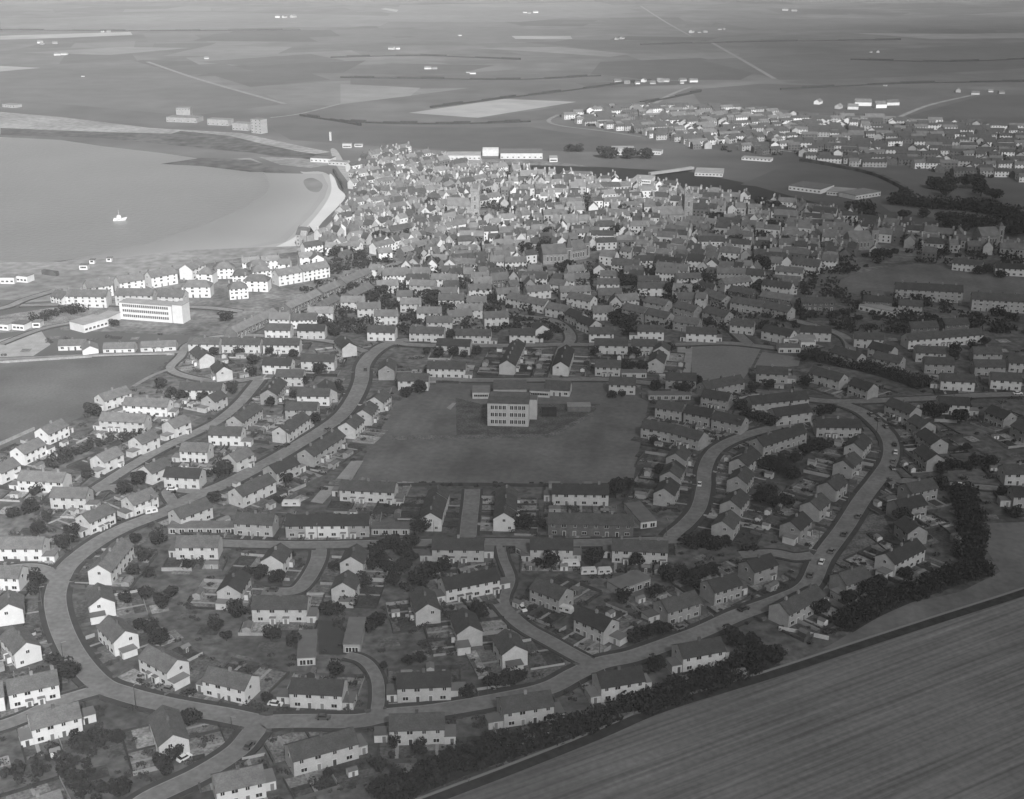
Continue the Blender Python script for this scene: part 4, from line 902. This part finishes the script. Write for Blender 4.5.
# ---------------------------------------------------------------- gardens
rg = random.Random(21)
def clear(p, pad=.4): 
    if inside_house(p, pad): return False
    return neardist(p)[0] > 1.8
fields_px = [[(404,385),(600,380),(648,402),(632,484),(352,484),(362,460)], [(-200,366),(176,354),(150,374),(95,410),(0,452),(-200,520)], [(380,815),(593,733),(1024,589),(1400,470),(2400,1200),(600,1600)]]
def infield(p):
    q = PX(p); return any(poly_in(q[0], q[1], f) for f in fields_px)
sheds = []; shrubs = []; lawns = {}
for h in HOUSES:
    if not h['garden'] or h['px'][1] < 335: continue
    c, L, D, an, n = h['c'], h['L'], h['D'], h['an'], h['n']
    ux = Vector((math.cos(an), math.sin(an), 0)); uy = Vector((-ux.y, ux.x, 0)); fm = MB(); pm_ = MB()
    u = (L+6)/n; ext = {-1: rg.uniform(7, 10), 1: rg.uniform(9, 13)}
    for k in range(n):
        for s in (-1, 1):
            x0, x1 = -L/2-3+u*k, -L/2-3+u*(k+1); y0, y1 = s*(D/2), s*(D/2+ext[s])
            cuts = [0, rg.uniform(.35, .7), 1] if rg.random() < .7 else [0, 1]
            for a, b in zip(cuts, cuts[1:]):
                ya, yb = y0+(y1-y0)*a, y0+(y1-y0)*b
                cc = c+ux*(x0+x1)/2+uy*(ya+yb)/2
                if infield(cc) : continue
                zz = .235 + .0019*(h['i'] % 12)
                mt = 'plot%d' % rg.choice((0,0,1,1,1,2,2,3,3,4))
                q = [c+ux*X_+uy*Y_ for X_, Y_ in ((x0+.2,ya),(x1-.2,ya),(x1-.2,yb),(x0+.2,yb))]
                if s < 0: q = q[::-1]
                pm_.quad([(v.x, v.y, zz) for v in q], mt)
            # path
            xp = (x0+x1)/2+rg.uniform(-1.5, 1.5)
            cc = c+ux*xp+uy*(y0+y1)/2
            if not infield(cc) and rg.random() < .8:
                q = [c+ux*X_+uy*Y_ for X_, Y_ in ((xp-.5,y0),(xp+.5,y0),(xp+.5,y1),(xp-.5,y1))]
                if s < 0: q = q[::-1]
                pm_.quad([(v.x, v.y, .262+.001*(h['i'] % 9)) for v in q], 'concrete')
            # dividing and end fences
            segs = [((x0,y0),(x0,y1)),((x0,y1),(x1,y1))]+([((x1,y0),(x1,y1))] if k == n-1 else [])
            for (ax, ay), (bx, by) in segs:
                nseg = max(1, int(math.hypot(bx-ax, by-ay)/2.5)); hh = rg.choice((.8, 1.1, 1.4)); ww = rg.choice((.12, .12, .5))
                mat = 'leaf2' if ww > .3 else rg.choice(('fence', 'fence', 'grey'))
                for j in range(nseg):
                    pa = c+ux*(ax+(bx-ax)*j/nseg)+uy*(ay+(by-ay)*j/nseg); pb = c+ux*(ax+(bx-ax)*(j+1)/nseg)+uy*(ay+(by-ay)*(j+1)/nseg); pc = (pa+pb)/2
                    if not clear(pc) or infield(pc): continue
                    d = (pb-pa); an2 = math.atan2(d.y, d.x)
                    fm.box((0,0,0), (d.length, ww, hh*rg.uniform(.85, 1.1) if ww > .3 else hh), mat, Matrix.Translation(pc-c) @ Matrix.Rotation(an2, 4, 'Z'))
            for _ in range(rg.choice((1,2,3,4))):
                p = c+ux*rg.uniform(x0,x1)+uy*s*(D/2+rg.uniform(2, ext[s]))
                if clear(p, .8) and not infield(p): shrubs.append((p, rg.uniform(.8, 2.3), h))
            if rg.random() < .42:
                p = c+ux*rg.uniform(x0+1,x1-1)+uy*s*(D/2+rg.uniform(5, ext[s]))
                if clear(p, 2.2) and not infield(p): sheds.append((p, an+rg.choice((0, 0, math.pi/2)), h)); FOOT.append((p, 1.8, 1.4, an))
    if pm_.v: structure(pm_.build('garden_ground'))
    if fm.v:
        fm.m('fence'); f = fm.build('garden_fence_hedge'); f.location = c  # fences, low walls and hedges of one garden in one mesh
        tag(f, 'fences and hedges, %s house from left %s' % (ordinal(h['i']), h['phrase']), 'fence', 'garden fences')
vp = MB(); used = []
for _ in range(5000):
    px_, py_ = rg.uniform(-20, 1040), rg.uniform(338, 799); p = G(px_, py_)
    if inside_house(p, 8) or neardist(p)[0] < 7 or infield(p) or any((u-p).length < 9.5 for u in used): continue
    if poly_in(px_, py_, [(768,674),(905,604),(1000,572),(980,522),(1100,500),(1100,580)]) or poly_in(px_, py_, [(670,336),(810,345),(800,372),(735,390),(670,386)]) or poly_in(px_, py_, [(862,518),(880,512),(905,545),(880,575),(846,572),(826,574)]): continue
    used.append(p); hn = min(HOUSES, key=lambda h: (h['c']-p).length_squared); an = hn['an']; a, b = rg.uniform(2, 3.3), rg.uniform(2.2, 3.3)
    ux = Vector((math.cos(an), math.sin(an), 0)); uy = Vector((-ux.y, ux.x, 0))
    vp.quad([(v.x, v.y, .292) for v in (p-ux*a-uy*b, p+ux*a-uy*b, p+ux*a+uy*b, p-ux*a+uy*b)], 'plot%d' % rg.choice((0,0,1,1,2,2,3,3,4)))
structure(vp.build('garden_ground'))
# sheds
SM = []
for k, (a, b, hh, wl) in enumerate(((3.2,2.2,2.0,'light'),(2.6,2.0,1.9,'white'),(4.4,2.6,2.1,'grey'),(3,2.2,2,'fence'))):
    m = MB(); m.gablewall(a, b, hh, .5, wl); x = m.mesh('wall'); m = MB(); m.gableroof(a, b, hh, .5, 'flat', ov=.12, th=.08); y = m.mesh('roof'); SM.append((x, y, b))
scnt = {}
sheds.sort(key=lambda t: PX(t[0])[0])
for p, an, h in sheds:
    ph = h['phrase']; scnt[ph] = scnt.get(ph, 0)+1
    r = empty('garden_shed', p, an); x, y, b = rg.choice(SM); link('wall', x, r); link('roof', y, r)
    o = link('door', DOOR, r, (0, -b/2-.01, 0)); o.scale = (.7, .6, .85)
    tag(r, 'small garden shed, %s from left %s' % (ordinal(scnt[ph]), ph), 'shed', 'garden sheds ' + ph)
# shrubs: the largest as things, the rest as undergrowth
shrubs.sort(key=lambda t: -t[1]*PX(t[0])[1])
rest = MB()
for i, (p, s, h) in enumerate(shrubs):
    if i < 240:
        o = link('shrub', rg.choice(SHR), None, p, rg.uniform(0, 6)); o.scale = (s, s, s*.9)
        tag(o, 'small dark shrub in the gardens %s' % h['phrase'], 'shrub', 'shrubs ' + h['phrase'])
    else: leafcloud(rest, [(p.x, p.y, s*.4, s*.5), (p.x+s*.4, p.y+.2, s*.3, s*.4)], 36, .22, 'leaf2', rg)
for _ in range(1500):
    px_, py_ = rg.uniform(0, 1024), rg.uniform(335, 790); p = G(px_, py_)
    if clear(p, 1) and not infield(p) and not poly_in(px_, py_, [(768,674),(905,604),(1000,572),(980,522),(1100,500),(1100,580)]) and not poly_in(px_, py_, [(690,340),(810,350),(790,372),(735,390),(690,386)]):
        s = rg.uniform(1, 2.6)
        leafcloud(rest, [(p.x, p.y, s*.4, s*.5), (p.x+s*.5, p.y+.3, s*.3, s*.45), (p.x-s*.4, p.y+.2, s*.3, s*.4)], 50, .26, 'leaf2', rg)
for _ in range(1100):
    px_, py_ = rg.uniform(560, 1024), rg.uniform(108, 190); p = G(px_, py_)
    if poly_in(px_, py_, FAR): s = rg.uniform(2, 5); leafcloud(rest, [(p.x, p.y, s*.4, s*.6), (p.x+s*.6, p.y, s*.35, s*.6)], 24, .9, 'leaf', rg)
for _ in range(2600):
    px_, py_ = rg.uniform(300, 1024), rg.uniform(160, 335); p = G(px_, py_)
    if poly_in(px_, py_, TOWN) or py_ > 262 and not poly_in(px_, py_, [(820,288),(880,264),(1100,268),(1100,318),(960,300),(890,300)]):
        if clear(p, 1):
            s = rg.uniform(2, 7); leafcloud(rest, [(p.x, p.y, s*.45, s*.5), (p.x+s*.6, p.y, s*.4, s*.5)], 36, .75, 'leaf', rg)
tag(rest.build('garden_undergrowth'), 'scattered dark garden bushes and undergrowth through the whole town', 'undergrowth', kind='stuff')

# ---------------------------------------------------------------- vehicles
def carparts(paint):
    b = MB(); pr = [(-2.1,.3),(-2.1,.75),(-1.9,.85),(1.0,.85),(2.0,.75),(2.1,.55),(2.1,.3)]
    n = len(pr); v = [(x,-.8,z) for x, z in pr]+[(x,.8,z) for x, z in pr]
    b.hull(v, [tuple(range(n)), tuple(range(2*n-1, n-1, -1))]+[(i, i+n, (i+1) % n+n, (i+1) % n) for i in range(n)], paint)
    b.box((-.35,0,1.34), (1.5,1.15,.06), paint)
    gl = MB(); gl.hull([(-1.6,-.74,.86),(1.0,-.74,.86),(1.0,.74,.86),(-1.6,.74,.86),(-1.1,-.58,1.34),(.4,-.58,1.34),(.4,.58,1.34),(-1.1,.58,1.34)], [(0,1,5,4),(1,2,6,5),(2,3,7,6),(3,0,4,7),(4,5,6,7)], 'pane')
    return b.mesh('body'), gl.mesh('windows')
CD, CW = carparts('carpaint'), carparts('carwhite')
wm_ = MB(); v = [(math.cos(a*math.pi/6)*.31, s, math.sin(a*math.pi/6)*.31) for s in (-.1, .1) for a in range(12)]
wm_.hull(v, [tuple(range(11,-1,-1)), tuple(range(12,24))]+[(a, (a+1) % 12, (a+1) % 12+12, a+12) for a in range(12)], 'rubber'); WHEEL = wm_.mesh('wheel')
CARS = [(38,634,0,'parked in the left edge garden by the bend'),(167,691,0,'dark, left of two parked on a drive in the bend'),(189,693,0,'dark, right of two parked on a drive in the bend'),(184,760,1,'white, parked at the gable of the bottom left house'),
 (249,748,0,'on the bottom road branch'),(275,706,1,'white, parked on a drive by the lower road'),(323,720,0,'dark, driving on the lower road'),(172,491,1,'pale, parked at the small left junction'),(272,592,0,'parked in the cul-de-sac left of centre'),
 (328,411,0,'parked on a verge inside the left rows'),(327,431,0,'on the curved road left of the school'),(277,449,0,'left of two parked beside the curved road'),(286,447,0,'right of two parked beside the curved road'),(365,371,0,'on the curved road near its top'),
 (699,486,1,'pale, standing on the stepped rows street'),(743,611,0,'dark, on the lower right of the crescent'),(522,611,1,'pale, parked on the central forecourt'),(821,564,1,'white, parked on right crescent'),(810,577,0,'dark, lowest of those parked on right crescent'),
 (831,553,0,'dark, just above the white one on right crescent'),(844,536,0,'dark, middle one parked on right crescent'),(858,518,0,'dark, uppermost of those parked along right crescent straight'),(893,463,0,'dark, at the right crescent junction'),(960,487,1,'white, on the side road at right'),
 (870,416,0,'dark, top one at the head of right crescent'),(877,421,0,'dark, second down at head of right crescent'),(885,428,0,'dark, third down at head of right crescent'),(894,446,0,'dark, parked above the pale one on crescent top'),(895,454,1,'pale, between two dark ones on crescent top'),
 (892,470,0,'dark, lowest near the right junction'),(1017,395,1,'pale, at the right edge on the cross road'),(680,630,0,'dark, on the lower road near the field belt houses'),(672,509,0,'pale trim, parked beside the garage block right of school field')]
for x, y, wh, lb in CARS:
    p = G(x, y); d, T = neardist(p); an = math.atan2(T.y, T.x) if T is not None and d < 5 else rg.uniform(-.5, .9)
    z = .42 if d < 0 else .28
    if T is not None and 0 <= d < 3: z = .46
    r = empty('parked_car', Vector((p.x, p.y, z)), an); b, gl = (CW if wh else CD)
    link('body', b, r); link('windows', gl, r)
    for sx in (-1.3, 1.3):
        for sy in (-.76, .76): link('wheel', WHEEL, r, (sx, sy, .31))
    tag(r, 'small car, ' + lb, 'car', 'cars in the estate')
def caravan(x, y, L, an, lb, name='caravan'):
    p = G(x, y); r = empty(name, Vector((p.x, p.y, .28)), an)
    pr = [(-L/2,.5),(-L/2+.1,1.9),(-L/2+.5,2.4),(L/2-.5,2.4),(L/2-.05,1.7),(L/2,.5)]; n = len(pr)
    b = MB(); v = [(q[0],-1.05,q[1]) for q in pr]+[(q[0],1.05,q[1]) for q in pr]
    b.hull(v, [tuple(range(n-1,-1,-1)), tuple(range(n, 2*n))]+[(i, (i+1) % n, (i+1) % n+n, i+n) for i in range(n)], 'white'); b.build('body', r)
    for xx in (-L*.25, L*.2): o = link('window', WIN['m'], r, (xx, -1.06, 1.6)); o.scale = (.7,.6,.6)
    for s in (-1, 1): link('wheel', WHEEL, r, (-.2, s*.9, .31))
    tag(r, lb, 'caravan', 'caravans')
caravan(588,575,5.5,.1,'white touring caravan, left of two behind the straight street')
caravan(604,575,5,.1,'white touring caravan, right of two behind the straight street')
caravan(291,507,7,0,'white van shaped caravan at the end of the concrete paths')
caravan(570,567,6.5,0,'pale caravan beside the terrace gardens on straight street')
caravan(151,514,4.6,.5,'white van at the roadside on the left crescent','parked_van')
caravan(565,613,5,-.5,'pale caravan beside a grey house in the lower centre')
# boat in the bay
c = G(119.5, 220.5); r = empty('boat', c, .2)
m = MB(); pr = [(-9,0),(-8,2.6),(0,2.2),(7,3),(10,3.4),(7,0)]
m.hull([(x,-2.4*(1 if x < 6 else .1),z) for x, z in pr]+[(x,2.4*(1 if x < 6 else .1),z) for x, z in pr], [tuple(range(5,-1,-1)), tuple(range(6,12))]+[(i,(i+1) % 6,(i+1) % 6+6,i+6) for i in range(6)], 'white'); m.build('hull', r)
m = MB(); m.box((-1,0,2.2), (6,3.6,3), 'white', top=.85); m.build('cabin', r)
m = MB(); m.box((-1,0,5.2), (.35,.35,6), 'frame', top=.4); m.build('mast', r)
r.scale = (.55, .7, .75); tag(r, 'small white fishing boat alone on the calm bay', 'boat')
# telegraph poles / lamp posts along the crescent
pl = MB(); pl.box((0,0,0), (.2,.2,7), 'fence', top=.6); pl.box((0.7,0,6.9), (1.5,.15,.12), 'concrete'); POLE = pl.mesh('street_lamp')
k_ = 0
for i in (0, 1, 9, 14):
    nm, wd, pv, P = RP[i]; acc = 0
    Q = offset(P, wd/2+.8)
    for a, b in zip(Q, Q[1:]):
        acc += (b-a).length
        if acc > 38:
            acc = 0; o = link('street_lamp', POLE, None, Vector((a.x, a.y, .3)), math.atan2(b.y-a.y, b.x-a.x)-math.pi/2)
            tag(o, 'tall thin street lamp beside the ' + ('lower right crescent road','left crescent road','','','','','','','','straight street','','','','','stepped rows street')[i], 'street lamp', 'street lamps road %d' % i)

# ---------------------------------------------------------------- haze and added shade veils
hz = MB(); hz.box((0, 12000, -1), (44000, 27000, H+7), 'white'); hz.mats = []; 
me = bpy.data.meshes.new('haze'); me.from_pydata(hz.v, [], hz.f)
hm = bpy.data.materials.new('haze_air'); hm.use_nodes = True; n = hm.node_tree.nodes; n.remove(n['Principled BSDF'])
vv = n.new('ShaderNodeVolumePrincipled'); vv.inputs['Color'].default_value = (1,1,1,1); vv.inputs['Density'].default_value = HAZE_D; vv.inputs['Anisotropy'].default_value = -0.55
hm.node_tree.links.new(vv.outputs[0], n['Material Output'].inputs['Volume']); me.materials.append(hm)
tag(link('haze', me), kind='stuff')
# thin veils added out of view, opacity shaped to darken the right side
CZ = 700.0
def make_shade_cloud(tx, ty, RX, RY, opac, inner):
  RZ = 40.0; tgt = Vector((tx, ty, 0)); cc = tgt + Vector((sdir.x, sdir.y, 0))*(CZ/sdir.z); cc.z = CZ + ty*.03
  m = MB(); NL = 24
  for sgn in (1, -1):
      rings = 10
      for i in range(rings):
          for j in range(NL):
              def pt(i_, j_):
                  r_ = i_/rings; a = 2*math.pi*j_/NL; return (math.cos(a)*r_*RX, math.sin(a)*r_*RY, sgn*RZ*math.sqrt(max(0, 1-r_*r_)))
              q = [pt(i, j), pt(i+1, j), pt(i+1, j+1), pt(i, j+1)]
              if i == 0: q = q[1:]; q = [pt(0, 0)]+q[:2]
              m.quad(q if sgn > 0 else q[::-1], 'white')
  clm = bpy.data.materials.new('shade_cloud_veil'); clm.use_nodes = True; n = clm.node_tree.nodes; l = clm.node_tree.links; n.remove(n['Principled BSDF'])
  tr = n.new('ShaderNodeBsdfTransparent'); df = n.new('ShaderNodeBsdfTranslucent'); df.inputs[0].default_value = (.6,.6,.6,1); mx = n.new('ShaderNodeMixShader')
  tc = n.new('ShaderNodeTexCoord'); mp = n.new('ShaderNodeMapping'); mp.inputs['Scale'].default_value = (1/RX, 1/RY, 0)
  l.new(tc.outputs['Object'], mp.inputs[0]); ln_ = n.new('ShaderNodeVectorMath'); ln_.operation = 'LENGTH'; l.new(mp.outputs[0], ln_.inputs[0])
  mr = n.new('ShaderNodeMapRange'); mr.interpolation_type = 'SMOOTHSTEP'; mr.inputs['From Min'].default_value = .98; mr.inputs['From Max'].default_value = inner; mr.inputs['To Min'].default_value = 0; mr.inputs['To Max'].default_value = opac
  l.new(ln_.outputs['Value'], mr.inputs['Value']); ns = n.new('ShaderNodeTexNoise'); ns.inputs['Scale'].default_value = .004; ns.inputs['Detail'].default_value = 4; l.new(tc.outputs['Object'], ns.inputs['Vector'])
  n2 = n.new('ShaderNodeMapRange'); n2.inputs['To Min'].default_value = .75; n2.inputs['To Max'].default_value = 1.25; l.new(ns.outputs['Fac'], n2.inputs['Value'])
  ml = n.new('ShaderNodeMath'); ml.operation = 'MULTIPLY'; l.new(mr.outputs[0], ml.inputs[0]); l.new(n2.outputs[0], ml.inputs[1])
  l.new(ml.outputs[0], mx.inputs[0]); l.new(tr.outputs[0], mx.inputs[1]); l.new(df.outputs[0], mx.inputs[2]); l.new(mx.outputs[0], n['Material Output'].inputs['Surface'])
  m.mats = [clm]; co = bpy.data.meshes.new('shade_cloud'); co.from_pydata(m.v, [], m.f); co.materials.append(clm)
  o = link('shade_cloud', co, None, cc); tag(o, kind='structure')
make_shade_cloud(450, 380, 680, 860, .58, .62)
make_shade_cloud(560, 1020, 480, 540, .36, .5)
make_shade_cloud(1150, 2350, 1350, 1100, .3, .45)
print('HOUSES', len(HOUSES), 'TOWN', len(town), 'TREES', len(tl), 'SHEDS', len(sheds), 'SHRUBS', len(shrubs), 'OBJ', len(bpy.data.objects))
